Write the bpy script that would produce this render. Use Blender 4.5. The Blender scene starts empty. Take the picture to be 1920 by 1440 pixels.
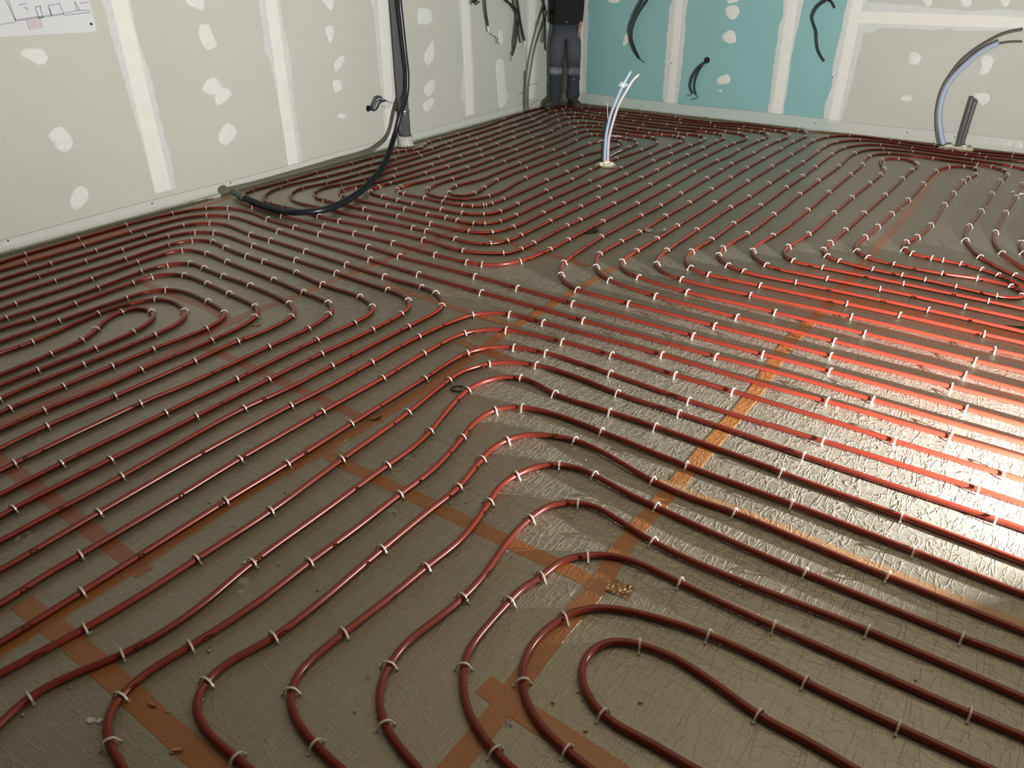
# Underfloor heating pipes clipped on foil insulation in an unfinished plasterboard room.
import bpy, bmesh, math, random
from mathutils import Vector, Matrix, noise
random.seed(7)
SC = bpy.context.scene
COL = SC.collection
PI = math.pi

# ------------------------------------------------------------------ camera, light, exposure
cam_data = bpy.data.cameras.new('camera')
cam = bpy.data.objects.new('camera', cam_data)
COL.objects.link(cam)
cam.location = (5.120, -8.453, 1.62)
PITCH, YAW, ROLL = math.radians(30.212), math.radians(34.817), math.radians(0.041)
cam.rotation_euler = (Matrix.Rotation(YAW, 3, 'Z') @ Matrix.Rotation(PI / 2 - PITCH, 3, 'X') @ Matrix.Rotation(-ROLL, 3, 'Z')).to_euler()
cam_data.sensor_fit = 'HORIZONTAL'
cam_data.sensor_width = 36.0
cam_data.lens = 1385.94 / 1920 * 36.0
cam_data.clip_start = 0.05
SC.camera = cam

LAMP = Vector((6.02, -6.03, 0.205))
LAMP_W = 400.0
SC.view_settings.view_transform = 'Standard'
SC.view_settings.look = 'None'
SC.view_settings.exposure = 0.0
SC.view_settings.gamma = 1.0
SC.view_settings.use_curve_mapping = False
world = bpy.data.worlds.new('world')
SC.world = world
world.use_nodes = True
world.node_tree.nodes['Background'].inputs[0].default_value = (0.02, 0.02, 0.025, 1)
world.node_tree.nodes['Background'].inputs[1].default_value = 0.0

ld = bpy.data.lights.new('work_light_beam', 'AREA')
ld.energy = LAMP_W
ld.color = (1.0, 0.99, 0.95)
ld.shape = 'DISK'
ld.size = 0.035
lo = bpy.data.objects.new('work_light_beam', ld)
lo.location = LAMP
lo.rotation_euler = Vector((-0.75, 0.66, 1.05)).to_track_quat('-Z', 'Y').to_euler()
COL.objects.link(lo)
# ------------------------------------------------------------------ measured layout of the room (metres, corner at origin)
PIPES = [[[6.642,-5.041],[5.443,-4.998],[5.366,-4.994],[5.136,-4.98],[4.582,-4.968],[4.26,-4.97],[4.095,-4.97],[3.646,-4.959],[3.337,-4.907],[3.243,-4.855],[3.166,-4.775],[3.101,-4.659],[3.075,-4.565],[3.081,-4.286],[3.092,-4.046],[3.087,-3.625],[3.097,-3.223],[3.094,-2.786],[3.093,-2.377],[3.09,-1.972],[3.099,-1.566],[3.111,-1.096],[3.113,-0.731],[3.142,-0.382],[3.135,-0.262],[3.099,-0.192],[3.004,-0.128],[2.814,-0.145],[2.633,-0.118],[2.323,-0.142],[2.075,-0.226],[1.654,-0.204],[1.21,-0.18],[0.91,-0.205],[0.746,-0.193],[0.542,-0.207],[0.41,-0.234],[0.259,-0.26],[0.194,-0.265],[0.138,-0.323],[0.107,-0.371],[0.061,-0.457],[0.056,-0.639],[0.051,-0.972],[0.101,-1.387],[0.151,-1.718],[0.159,-1.921],[0.169,-2.308],[0.169,-2.616],[0.164,-2.767],[0.207,-2.881],[0.269,-2.976],[0.261,-3.091],[0.224,-3.17],[0.177,-3.229],[0.174,-3.414],[0.154,-3.554],[0.157,-3.817],[0.139,-4.212],[0.146,-4.539],[0.133,-4.828],[0.13,-4.877],[0.175,-4.973],[0.226,-5.061],[0.269,-5.099],[0.379,-5.14],[0.499,-5.138],[0.683,-5.152],[0.856,-5.162],[1.269,-5.156],[1.538,-5.145],[1.895,-5.139],[2.238,-5.149],[2.488,-5.142],[2.591,-5.113],[2.669,-5.069],[2.736,-4.947],[2.78,-4.678],[2.78,-4.458],[2.783,-3.985],[2.789,-3.472],[2.789,-2.915],[2.775,-2.368],[2.781,-1.862],[2.804,-1.699],[2.794,-1.371],[2.812,-0.883],[2.828,-0.754],[2.836,-0.597],[2.806,-0.524],[2.714,-0.429],[2.605,-0.441],[2.476,-0.432],[2.211,-0.448],[1.83,-0.487],[1.477,-0.497],[1.132,-0.512],[0.824,-0.491],[0.63,-0.463],[0.501,-0.428],[0.395,-0.46],[0.341,-0.524],[0.314,-0.643],[0.342,-0.908],[0.405,-1.249],[0.428,-1.629],[0.454,-1.98],[0.474,-2.158],[0.479,-2.399],[0.468,-2.809],[0.484,-3.248],[0.497,-3.763],[0.469,-4.024],[0.459,-4.4],[0.403,-4.602],[0.428,-4.705],[0.528,-4.823],[0.62,-4.871],[0.745,-4.892],[0.939,-4.871],[1.065,-4.87],[1.197,-4.871],[1.384,-4.853],[1.784,-4.838],[1.918,-4.839],[2.177,-4.855],[2.323,-4.852],[2.416,-4.793],[2.468,-4.695],[2.48,-4.559],[2.479,-4.197],[2.479,-3.77],[2.481,-3.51],[2.477,-3.227],[2.487,-2.801],[2.488,-2.503],[2.477,-2.24],[2.48,-1.825],[2.488,-1.478],[2.483,-1.114],[2.497,-0.956],[2.49,-0.885],[2.458,-0.83],[2.405,-0.789],[2.336,-0.758],[2.241,-0.761],[1.925,-0.801],[1.531,-0.807],[1.201,-0.82],[0.915,-0.779],[0.79,-0.79],[0.675,-0.832],[0.653,-0.913],[0.648,-1.134],[0.709,-1.466],[0.724,-1.855],[0.752,-2.147],[0.778,-2.467],[0.797,-2.769],[0.793,-3.056],[0.79,-3.467],[0.785,-3.94],[0.777,-4.177],[0.725,-4.329],[0.711,-4.48],[0.748,-4.536],[0.849,-4.582],[0.989,-4.579],[1.294,-4.566],[1.454,-4.551],[1.674,-4.553],[1.844,-4.539],[1.943,-4.543],[2.08,-4.54],[2.149,-4.499],[2.198,-4.401],[2.206,-4.226],[2.193,-3.737],[2.194,-3.127],[2.195,-2.598],[2.188,-2.004],[2.197,-1.588],[2.204,-1.353],[2.209,-1.247],[2.17,-1.172],[2.1,-1.143],[2.03,-1.13],[1.924,-1.142],[1.769,-1.156],[1.547,-1.165],[1.392,-1.158],[1.255,-1.152],[1.111,-1.157],[1.035,-1.203],[0.997,-1.367],[1.044,-1.742],[1.056,-2.084],[1.076,-2.587],[1.094,-2.982],[1.105,-3.351],[1.081,-3.804],[1.05,-3.986],[1.026,-4.138],[1.05,-4.196],[1.074,-4.235],[1.131,-4.26],[1.196,-4.259],[1.384,-4.251],[1.572,-4.256],[1.755,-4.244],[1.822,-4.221],[1.876,-4.169],[1.892,-4.14],[1.901,-4.076],[1.907,-3.954],[1.884,-3.304],[1.885,-2.99],[1.877,-2.798],[1.888,-2.414],[1.899,-2.232],[1.896,-1.851],[1.892,-1.661],[1.858,-1.581],[1.806,-1.529],[1.696,-1.505],[1.567,-1.5],[1.448,-1.506],[1.353,-1.504],[1.302,-1.562],[1.291,-1.679],[1.325,-1.896],[1.364,-2.372],[1.387,-2.98],[1.408,-3.431],[1.425,-3.544],[1.402,-3.681],[1.366,-3.862],[1.392,-3.957],[1.447,-4.038],[1.504,-4.07],[1.553,-4.072],[1.619,-4.03],[1.632,-3.945],[1.592,-3.761],[1.543,-3.542],[1.527,-3.305],[1.528,-3.064],[1.527,-2.441],[1.508,-1.93],[1.523,-1.727],[1.557,-1.674],[1.613,-1.665],[1.678,-1.642],[1.721,-1.656],[1.762,-1.735],[1.775,-1.839],[1.77,-1.98],[1.736,-2.138],[1.692,-2.402],[1.691,-2.836],[1.703,-3.349],[1.724,-3.534],[1.771,-3.785],[1.766,-3.949],[1.719,-4.06],[1.641,-4.14],[1.514,-4.16],[1.398,-4.18],[1.293,-4.119],[1.237,-4.047],[1.228,-3.978],[1.209,-3.855],[1.226,-3.703],[1.239,-3.355],[1.236,-2.991],[1.21,-2.332],[1.175,-1.79],[1.139,-1.581],[1.167,-1.399],[1.288,-1.33],[1.447,-1.333],[1.606,-1.317],[1.805,-1.318],[1.896,-1.316],[1.972,-1.383],[2.032,-1.517],[2.043,-1.897],[2.0,-2.311],[1.995,-2.436],[2.008,-2.706],[2.01,-2.816],[2.044,-3.172],[2.046,-3.574],[2.06,-3.981],[2.062,-4.212],[2.012,-4.331],[1.863,-4.399],[1.679,-4.41],[1.425,-4.425],[1.269,-4.417],[1.103,-4.413],[0.993,-4.401],[0.932,-4.382],[0.885,-4.312],[0.87,-4.219],[0.897,-4.093],[0.923,-3.707],[0.937,-3.433],[0.948,-2.948],[0.943,-2.477],[0.901,-2.031],[0.89,-1.642],[0.828,-1.393],[0.827,-1.191],[0.853,-1.064],[0.952,-1.013],[1.092,-0.987],[1.295,-0.986],[1.585,-1.006],[1.807,-0.999],[2.012,-0.969],[2.119,-0.958],[2.248,-0.962],[2.326,-1.015],[2.355,-1.1],[2.358,-1.202],[2.346,-1.439],[2.332,-1.852],[2.323,-2.23],[2.34,-2.779],[2.335,-3.242],[2.337,-3.779],[2.338,-4.067],[2.342,-4.434],[2.293,-4.604],[2.24,-4.655],[2.152,-4.689],[1.839,-4.702],[1.532,-4.705],[1.215,-4.718],[0.821,-4.73],[0.7,-4.721],[0.608,-4.67],[0.578,-4.618],[0.542,-4.477],[0.585,-4.351],[0.627,-4.143],[0.629,-3.76],[0.646,-3.199],[0.637,-2.608],[0.623,-2.387],[0.587,-1.919],[0.556,-1.362],[0.489,-0.981],[0.46,-0.865],[0.489,-0.725],[0.596,-0.651],[0.822,-0.651],[1.119,-0.655],[1.349,-0.662],[1.756,-0.663],[2.123,-0.629],[2.399,-0.617],[2.542,-0.63],[2.64,-0.702],[2.688,-0.807],[2.656,-1.109],[2.642,-1.287],[2.633,-1.769],[2.631,-2.225],[2.643,-2.96],[2.646,-3.572],[2.638,-4.043],[2.628,-4.214],[2.632,-4.636],[2.629,-4.772],[2.617,-4.855],[2.582,-4.897],[2.468,-4.96],[2.349,-5.002],[2.013,-4.982],[1.594,-4.991],[1.277,-5.016],[1.066,-5.023],[0.872,-5.005],[0.696,-5.017],[0.531,-5.018],[0.413,-4.981],[0.367,-4.944],[0.297,-4.852],[0.252,-4.689],[0.304,-4.245],[0.325,-3.995],[0.323,-3.748],[0.353,-3.464],[0.368,-3.175],[0.369,-2.961],[0.339,-2.731],[0.334,-2.619],[0.317,-2.33],[0.283,-1.713],[0.245,-1.095],[0.183,-0.588],[0.21,-0.475],[0.295,-0.38],[0.499,-0.324],[0.731,-0.31],[1.098,-0.339],[1.356,-0.355],[1.747,-0.327],[2.119,-0.321],[2.459,-0.274],[2.688,-0.283],[2.802,-0.27],[2.9,-0.299],[2.961,-0.352],[2.994,-0.424],[3.002,-0.541],[2.978,-0.738],[2.955,-1.041],[2.955,-1.39],[2.932,-1.922],[2.938,-2.189],[2.94,-2.504],[2.946,-3.035],[2.952,-3.423],[2.942,-3.711],[2.931,-4.276],[2.944,-4.515],[2.965,-4.809],[3.004,-4.909],[3.061,-5.002],[3.138,-5.075],[3.247,-5.13],[3.571,-5.133],[4.05,-5.131],[4.312,-5.128],[4.612,-5.132],[5.111,-5.128],[5.375,-5.128],[5.45,-5.131],[6.649,-5.175]],[[6.417,0.174],[5.234,-0.023],[5.049,-0.077],[4.951,-0.07],[4.708,-0.111],[4.56,-0.135],[4.29,-0.106],[4.134,-0.103],[3.892,-0.083],[3.642,-0.063],[3.485,-0.08],[3.395,-0.159],[3.327,-0.283],[3.263,-0.568],[3.268,-0.877],[3.259,-1.254],[3.256,-1.81],[3.249,-2.409],[3.252,-3.131],[3.247,-3.774],[3.248,-4.099],[3.239,-4.381],[3.242,-4.594],[3.272,-4.659],[3.356,-4.746],[3.45,-4.77],[3.756,-4.811],[4.203,-4.795],[4.236,-4.801],[4.676,-4.797],[5.173,-4.804],[5.353,-4.805],[5.433,-4.807],[6.633,-4.835]],[[6.432,-0.042],[5.241,-0.188],[5.045,-0.204],[4.933,-0.209],[4.684,-0.257],[4.47,-0.277],[4.157,-0.241],[3.993,-0.201],[3.76,-0.19],[3.628,-0.253],[3.534,-0.349],[3.462,-0.487],[3.423,-0.768],[3.428,-1.007],[3.431,-1.479],[3.422,-1.915],[3.416,-2.371],[3.411,-2.834],[3.392,-3.164],[3.39,-3.784],[3.391,-4.263],[3.399,-4.428],[3.433,-4.514],[3.523,-4.619],[3.654,-4.657],[4.057,-4.655],[4.155,-4.648],[4.582,-4.63],[5.216,-4.633],[5.341,-4.63],[5.425,-4.634],[6.623,-4.695]],[[6.446,-0.271],[5.248,-0.348],[5.055,-0.343],[4.761,-0.379],[4.596,-0.369],[4.138,-0.35],[3.986,-0.346],[3.853,-0.356],[3.754,-0.397],[3.679,-0.478],[3.587,-0.694],[3.567,-1.039],[3.569,-1.591],[3.571,-1.981],[3.563,-2.402],[3.559,-2.991],[3.545,-3.524],[3.546,-3.923],[3.522,-4.195],[3.541,-4.329],[3.586,-4.418],[3.624,-4.466],[3.764,-4.501],[4.07,-4.491],[4.524,-4.476],[4.78,-4.469],[5.153,-4.472],[5.33,-4.473],[5.417,-4.48],[6.614,-4.569]],[[6.609,-4.395],[5.41,-4.342],[5.32,-4.333],[4.881,-4.318],[4.213,-4.334],[4.056,-4.347],[3.919,-4.342],[3.798,-4.302],[3.683,-4.162],[3.662,-4.026],[3.694,-3.678],[3.705,-3.148],[3.707,-2.539],[3.718,-2.061],[3.732,-1.455],[3.72,-1.107],[3.727,-0.876],[3.77,-0.688],[3.822,-0.598],[3.905,-0.54],[4.018,-0.515],[4.174,-0.51],[4.668,-0.541],[4.979,-0.582],[5.075,-0.649],[5.125,-0.681],[5.138,-0.779],[5.134,-0.949],[5.1,-1.231],[5.085,-1.664],[5.059,-2.156],[5.044,-2.709],[5.058,-2.917],[5.122,-3.135],[5.188,-3.246],[5.259,-3.355],[5.367,-3.481],[6.149,-4.39]],[[6.601,-4.238],[5.402,-4.181],[5.309,-4.169],[5.043,-4.163],[4.633,-4.163],[4.339,-4.179],[3.988,-4.169],[3.888,-4.076],[3.83,-3.967],[3.816,-3.858],[3.849,-3.609],[3.875,-2.906],[3.877,-2.348],[3.884,-1.688],[3.887,-1.277],[3.865,-1.079],[3.864,-0.907],[3.906,-0.776],[3.987,-0.694],[4.174,-0.665],[4.352,-0.665],[4.727,-0.689],[4.831,-0.708],[4.949,-0.804],[4.965,-0.858],[4.97,-0.961],[4.941,-1.206],[4.925,-1.67],[4.91,-2.214],[4.885,-2.644],[4.882,-2.809],[4.905,-2.999],[4.957,-3.157],[5.022,-3.295],[5.216,-3.507],[5.267,-3.551],[5.374,-3.636],[6.315,-4.381]],[[6.594,-4.05],[5.394,-4.024],[5.299,-4.018],[5.137,-4.014],[4.706,-4.009],[4.271,-4.014],[4.097,-4.007],[4.03,-3.955],[3.995,-3.864],[3.993,-3.771],[4.033,-3.441],[4.048,-2.878],[4.059,-2.381],[4.08,-1.887],[4.092,-1.553],[4.076,-1.304],[4.001,-1.127],[3.992,-1.015],[4.014,-0.902],[4.109,-0.835],[4.192,-0.85],[4.276,-0.958],[4.301,-1.056],[4.279,-1.25],[4.267,-1.576],[4.254,-2.174],[4.229,-2.751],[4.212,-3.21],[4.194,-3.545],[4.189,-3.693],[4.234,-3.801],[4.338,-3.85],[4.523,-3.88],[4.682,-3.88],[4.802,-3.875],[4.968,-3.892],[5.157,-3.913],[5.229,-3.907],[5.281,-3.835],[5.3,-3.778],[5.288,-3.787],[5.26,-3.743],[5.219,-3.708],[5.132,-3.674],[5.042,-3.679],[4.876,-3.715],[4.603,-3.719],[4.445,-3.687],[4.367,-3.604],[4.336,-3.483],[4.353,-3.296],[4.373,-3.015],[4.392,-2.653],[4.423,-2.212],[4.437,-1.657],[4.455,-1.15],[4.507,-0.935],[4.63,-0.826],[4.738,-0.863],[4.754,-0.94],[4.751,-1.093],[4.712,-1.265],[4.693,-1.399],[4.679,-1.824],[4.668,-2.199],[4.666,-2.769],[4.634,-3.099],[4.592,-3.243],[4.583,-3.335],[4.605,-3.403],[4.668,-3.464],[4.771,-3.471],[4.847,-3.472],[4.949,-3.477],[5.057,-3.517],[5.14,-3.56],[5.206,-3.612],[5.281,-3.683],[5.38,-3.749],[6.378,-4.415]],[[5.426,-0.771],[5.29,-1.964],[5.243,-2.379],[5.209,-2.672],[5.203,-2.84],[5.207,-2.971],[5.233,-3.057],[5.272,-3.142],[5.355,-3.247],[6.1,-4.187]],[[0.242,-7.633],[0.192,-6.934],[0.171,-6.749],[0.157,-6.603],[0.143,-6.25],[0.132,-5.916],[0.155,-5.576],[0.247,-5.363],[0.367,-5.263],[0.497,-5.236],[0.649,-5.238],[0.833,-5.275],[1.128,-5.289],[1.369,-5.289],[1.813,-5.282],[2.09,-5.298],[2.674,-5.292],[2.968,-5.297],[3.322,-5.302],[4.007,-5.299],[4.352,-5.295],[4.649,-5.285],[4.916,-5.291],[5.19,-5.292],[5.387,-5.304],[5.459,-5.308],[6.656,-5.39]],[[0.345,-7.69],[0.326,-6.99],[0.31,-6.811],[0.315,-6.67],[0.308,-6.309],[0.3,-5.997],[0.319,-5.575],[0.403,-5.456],[0.563,-5.382],[0.837,-5.388],[1.107,-5.406],[1.978,-5.443],[2.367,-5.456],[2.839,-5.461],[3.035,-5.456],[3.486,-5.453],[4.179,-5.441],[4.412,-5.432],[4.556,-5.425],[4.853,-5.436],[5.397,-5.448],[5.466,-5.451],[6.665,-5.5]],[[0.498,-7.75],[0.47,-7.051],[0.458,-6.879],[0.451,-6.586],[0.453,-6.303],[0.441,-5.977],[0.458,-5.695],[0.567,-5.555],[0.691,-5.518],[0.998,-5.555],[1.207,-5.557],[1.544,-5.564],[1.918,-5.583],[2.241,-5.595],[2.523,-5.594],[2.628,-5.608],[2.719,-5.659],[2.772,-5.715],[2.796,-5.805],[2.793,-6.012],[2.783,-6.524],[2.78,-6.748],[2.753,-6.979],[2.774,-7.519],[2.775,-7.923],[2.775,-8.016],[2.779,-8.716]],[[0.655,-7.81],[0.614,-7.111],[0.599,-6.942],[0.592,-6.736],[0.588,-6.458],[0.579,-6.215],[0.578,-5.895],[0.647,-5.734],[0.775,-5.665],[1.199,-5.686],[1.607,-5.702],[1.977,-5.713],[2.386,-5.731],[2.506,-5.738],[2.575,-5.768],[2.636,-5.827],[2.664,-5.921],[2.673,-6.144],[2.656,-6.465],[2.647,-6.765],[2.648,-7.124],[2.645,-7.488],[2.643,-7.831],[2.647,-7.865],[2.654,-7.965],[2.703,-8.663]],[[0.785,-7.871],[0.758,-7.171],[0.748,-7.009],[0.74,-6.711],[0.745,-6.293],[0.732,-5.988],[0.774,-5.835],[0.917,-5.785],[1.071,-5.812],[1.312,-5.83],[1.468,-5.832],[1.769,-5.844],[2.021,-5.879],[2.333,-5.885],[2.472,-5.933],[2.525,-5.994],[2.544,-6.13],[2.53,-6.376],[2.529,-6.848],[2.522,-7.178],[2.52,-7.599],[2.528,-7.811],[2.533,-7.914],[2.568,-8.613]],[[0.945,-7.936],[0.914,-7.237],[0.895,-7.075],[0.891,-6.995],[0.885,-6.575],[0.856,-6.27],[0.884,-5.984],[1.074,-5.945],[1.283,-5.962],[1.749,-5.992],[2.04,-6.019],[2.247,-6.036],[2.324,-6.078],[2.359,-6.135],[2.401,-6.308],[2.398,-6.549],[2.392,-6.986],[2.37,-7.201],[2.378,-7.694],[2.379,-7.744],[2.386,-7.853],[2.429,-8.551]],[[1.039,-7.99],[1.041,-7.29],[1.034,-7.138],[1.038,-7.104],[1.044,-6.622],[1.015,-6.36],[1.036,-6.188],[1.136,-6.097],[1.267,-6.107],[1.462,-6.119],[1.708,-6.121],[2.084,-6.162],[2.176,-6.206],[2.223,-6.257],[2.242,-6.341],[2.245,-6.508],[2.227,-6.597],[2.231,-6.847],[2.23,-7.229],[2.225,-7.497],[2.235,-7.679],[2.246,-7.794],[2.316,-8.491]],[[1.145,-8.035],[1.15,-7.335],[1.145,-7.188],[1.168,-7.044],[1.154,-6.812],[1.136,-6.483],[1.126,-6.363],[1.168,-6.289],[1.269,-6.238],[1.498,-6.244],[1.708,-6.263],[1.964,-6.288],[2.038,-6.326],[2.076,-6.383],[2.107,-6.48],[2.118,-6.666],[2.106,-7.026],[2.117,-7.177],[2.096,-7.443],[2.1,-7.619],[2.101,-7.734],[2.107,-8.433]],[[1.293,-8.096],[1.294,-7.396],[1.294,-7.255],[1.295,-6.979],[1.304,-6.608],[1.318,-6.491],[1.38,-6.415],[1.478,-6.384],[1.703,-6.394],[1.902,-6.429],[1.962,-6.498],[1.986,-6.609],[1.97,-6.888],[1.968,-7.089],[1.969,-7.298],[1.967,-7.525],[1.968,-7.559],[1.965,-7.676],[1.944,-8.376]],[[1.471,-8.146],[1.419,-7.448],[1.416,-7.31],[1.427,-7.17],[1.371,-6.812],[1.383,-6.655],[1.448,-6.529],[1.553,-6.499],[1.711,-6.534],[1.806,-6.622],[1.838,-6.788],[1.846,-7.147],[1.843,-7.368],[1.853,-7.502],[1.848,-7.628],[1.822,-8.327]],[[1.683,-8.24],[1.643,-7.542],[1.637,-7.41],[1.622,-7.18],[1.606,-7.024],[1.544,-6.918],[1.466,-6.821],[1.443,-6.738],[1.459,-6.665],[1.521,-6.634],[1.583,-6.636],[1.666,-6.689],[1.724,-6.832],[1.737,-7.031],[1.732,-7.287],[1.736,-7.443],[1.739,-7.582],[1.755,-8.282]],[[2.922,-8.77],[2.906,-8.07],[2.91,-7.983],[2.898,-7.667],[2.886,-7.271],[2.89,-7.021],[2.895,-6.848],[2.91,-6.613],[2.907,-6.388],[2.911,-6.075],[2.967,-5.718],[3.023,-5.655],[3.123,-5.601],[3.314,-5.592],[3.96,-5.568],[4.458,-5.572],[4.711,-5.555],[5.157,-5.559],[5.405,-5.56],[5.471,-5.561],[6.671,-5.585]],[[3.058,-8.83],[3.049,-8.13],[3.054,-8.048],[3.043,-7.931],[3.044,-7.809],[3.04,-7.472],[3.032,-7.216],[3.036,-6.812],[3.048,-6.472],[3.044,-6.194],[3.065,-5.911],[3.128,-5.82],[3.223,-5.76],[3.506,-5.718],[3.765,-5.704],[4.09,-5.71],[4.357,-5.703],[4.749,-5.702],[4.993,-5.709],[5.356,-5.713],[5.415,-5.711],[5.479,-5.711],[6.679,-5.701]],[[3.187,-8.89],[3.193,-8.19],[3.199,-8.114],[3.199,-7.896],[3.196,-7.697],[3.194,-7.396],[3.199,-7.126],[3.198,-6.803],[3.203,-6.378],[3.205,-6.069],[3.254,-5.969],[3.348,-5.897],[3.512,-5.858],[3.858,-5.863],[4.238,-5.881],[4.536,-5.874],[4.76,-5.865],[5.278,-5.86],[5.426,-5.864],[5.487,-5.865],[6.687,-5.884]],[[3.202,-8.927],[3.294,-8.233],[3.304,-8.161],[3.337,-7.962],[3.351,-7.804],[3.356,-7.608],[3.361,-7.33],[3.342,-6.994],[3.326,-6.609],[3.298,-6.325],[3.298,-6.209],[3.349,-6.098],[3.424,-6.027],[3.54,-5.98],[3.738,-5.973],[3.958,-5.997],[4.232,-5.995],[4.598,-5.997],[4.74,-6.005],[5.086,-6.007],[5.349,-6.007],[5.436,-6.01],[5.494,-6.012],[6.693,-6.056]],[[3.416,-9.006],[3.476,-8.309],[3.465,-8.258],[3.456,-8.23],[3.437,-8.154],[3.451,-8.083],[3.477,-8.017],[3.507,-7.944],[3.528,-7.842],[3.53,-7.726],[3.51,-7.534],[3.507,-7.252],[3.505,-6.94],[3.506,-6.784],[3.488,-6.662],[3.452,-6.534],[3.426,-6.426],[3.413,-6.334],[3.431,-6.227],[3.478,-6.154],[3.549,-6.116],[3.641,-6.125],[3.741,-6.154],[4.003,-6.145],[4.189,-6.139],[4.647,-6.148],[4.707,-6.156],[5.098,-6.166],[5.448,-6.184],[5.503,-6.187],[6.702,-6.242]],[[4.079,-8.314],[3.91,-8.129],[3.861,-8.131],[3.807,-8.125],[3.728,-8.111],[3.68,-8.094],[3.633,-8.053],[3.621,-8.017],[3.611,-7.954],[3.631,-7.823],[3.652,-7.627],[3.651,-7.428],[3.656,-7.251],[3.655,-7.022],[3.658,-6.849],[3.62,-6.637],[3.592,-6.532],[3.598,-6.407],[3.624,-6.359],[3.691,-6.313],[3.836,-6.286],[4.037,-6.291],[4.391,-6.308],[4.784,-6.31],[5.159,-6.323],[5.458,-6.336],[5.511,-6.336],[6.711,-6.349]],[[4.402,-7.994],[4.155,-7.962],[4.102,-7.963],[4.055,-7.962],[3.999,-7.963],[3.933,-7.962],[3.88,-7.96],[3.818,-7.942],[3.779,-7.914],[3.761,-7.873],[3.756,-7.812],[3.775,-7.742],[3.792,-7.678],[3.798,-7.542],[3.793,-7.26],[3.793,-7.043],[3.799,-6.891],[3.781,-6.794],[3.766,-6.711],[3.754,-6.611],[3.768,-6.545],[3.807,-6.474],[3.871,-6.433],[3.976,-6.4],[4.091,-6.406],[4.337,-6.461],[4.477,-6.471],[4.63,-6.463],[4.752,-6.468],[5.125,-6.485],[5.469,-6.494],[5.519,-6.495],[6.718,-6.514]],[[4.561,-7.907],[4.317,-7.853],[4.213,-7.842],[4.121,-7.835],[4.057,-7.823],[4.003,-7.804],[3.968,-7.777],[3.939,-7.735],[3.93,-7.676],[3.936,-7.569],[3.951,-7.381],[3.957,-7.245],[3.968,-7.079],[3.933,-6.886],[3.911,-6.786],[3.923,-6.706],[3.948,-6.631],[3.979,-6.59],[4.025,-6.564],[4.076,-6.546],[4.15,-6.549],[4.284,-6.573],[4.415,-6.584],[4.605,-6.599],[4.798,-6.609],[4.904,-6.61],[5.108,-6.612],[5.33,-6.614],[5.477,-6.607],[5.524,-6.609],[6.724,-6.643]],[[4.662,-7.89],[4.447,-7.763],[4.359,-7.741],[4.286,-7.725],[4.223,-7.704],[4.177,-7.674],[4.133,-7.623],[4.111,-7.563],[4.099,-7.489],[4.11,-7.414],[4.126,-7.276],[4.122,-7.171],[4.101,-7.046],[4.091,-6.972],[4.093,-6.883],[4.104,-6.796],[4.133,-6.748],[4.176,-6.718],[4.239,-6.698],[4.34,-6.717],[4.483,-6.747],[4.599,-6.756],[4.708,-6.755],[4.845,-6.75],[5.117,-6.735],[5.486,-6.738],[5.531,-6.74],[6.73,-6.779]],[[4.857,-7.741],[4.631,-7.635],[4.542,-7.62],[4.49,-7.61],[4.417,-7.586],[4.347,-7.546],[4.278,-7.469],[4.258,-7.431],[4.247,-7.374],[4.244,-7.206],[4.244,-7.138],[4.268,-7.082],[4.278,-6.983],[4.329,-6.922],[4.38,-6.883],[4.46,-6.859],[4.614,-6.861],[4.744,-6.866],[4.884,-6.868],[4.908,-6.867],[5.375,-6.864],[5.494,-6.86],[5.537,-6.858],[6.736,-6.812]],[[5.026,-7.609],[4.788,-7.532],[4.693,-7.519],[4.621,-7.511],[4.546,-7.496],[4.48,-7.463],[4.429,-7.417],[4.393,-7.358],[4.381,-7.275],[4.402,-7.171],[4.421,-7.129],[4.452,-7.093],[4.517,-7.055],[4.626,-7.022],[4.754,-6.999],[4.925,-6.994],[5.027,-7.001],[5.251,-7.001],[5.419,-6.998],[5.514,-7.0],[5.764,-7.008]],[[5.241,-7.395],[4.992,-7.379],[4.867,-7.382],[4.776,-7.38],[4.648,-7.382],[4.584,-7.353],[4.53,-7.297],[4.52,-7.242],[4.537,-7.185],[4.569,-7.154],[4.615,-7.136],[4.71,-7.121],[4.827,-7.136],[4.961,-7.164],[5.076,-7.164],[5.174,-7.173],[5.272,-7.181],[5.521,-7.2]]]
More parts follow.
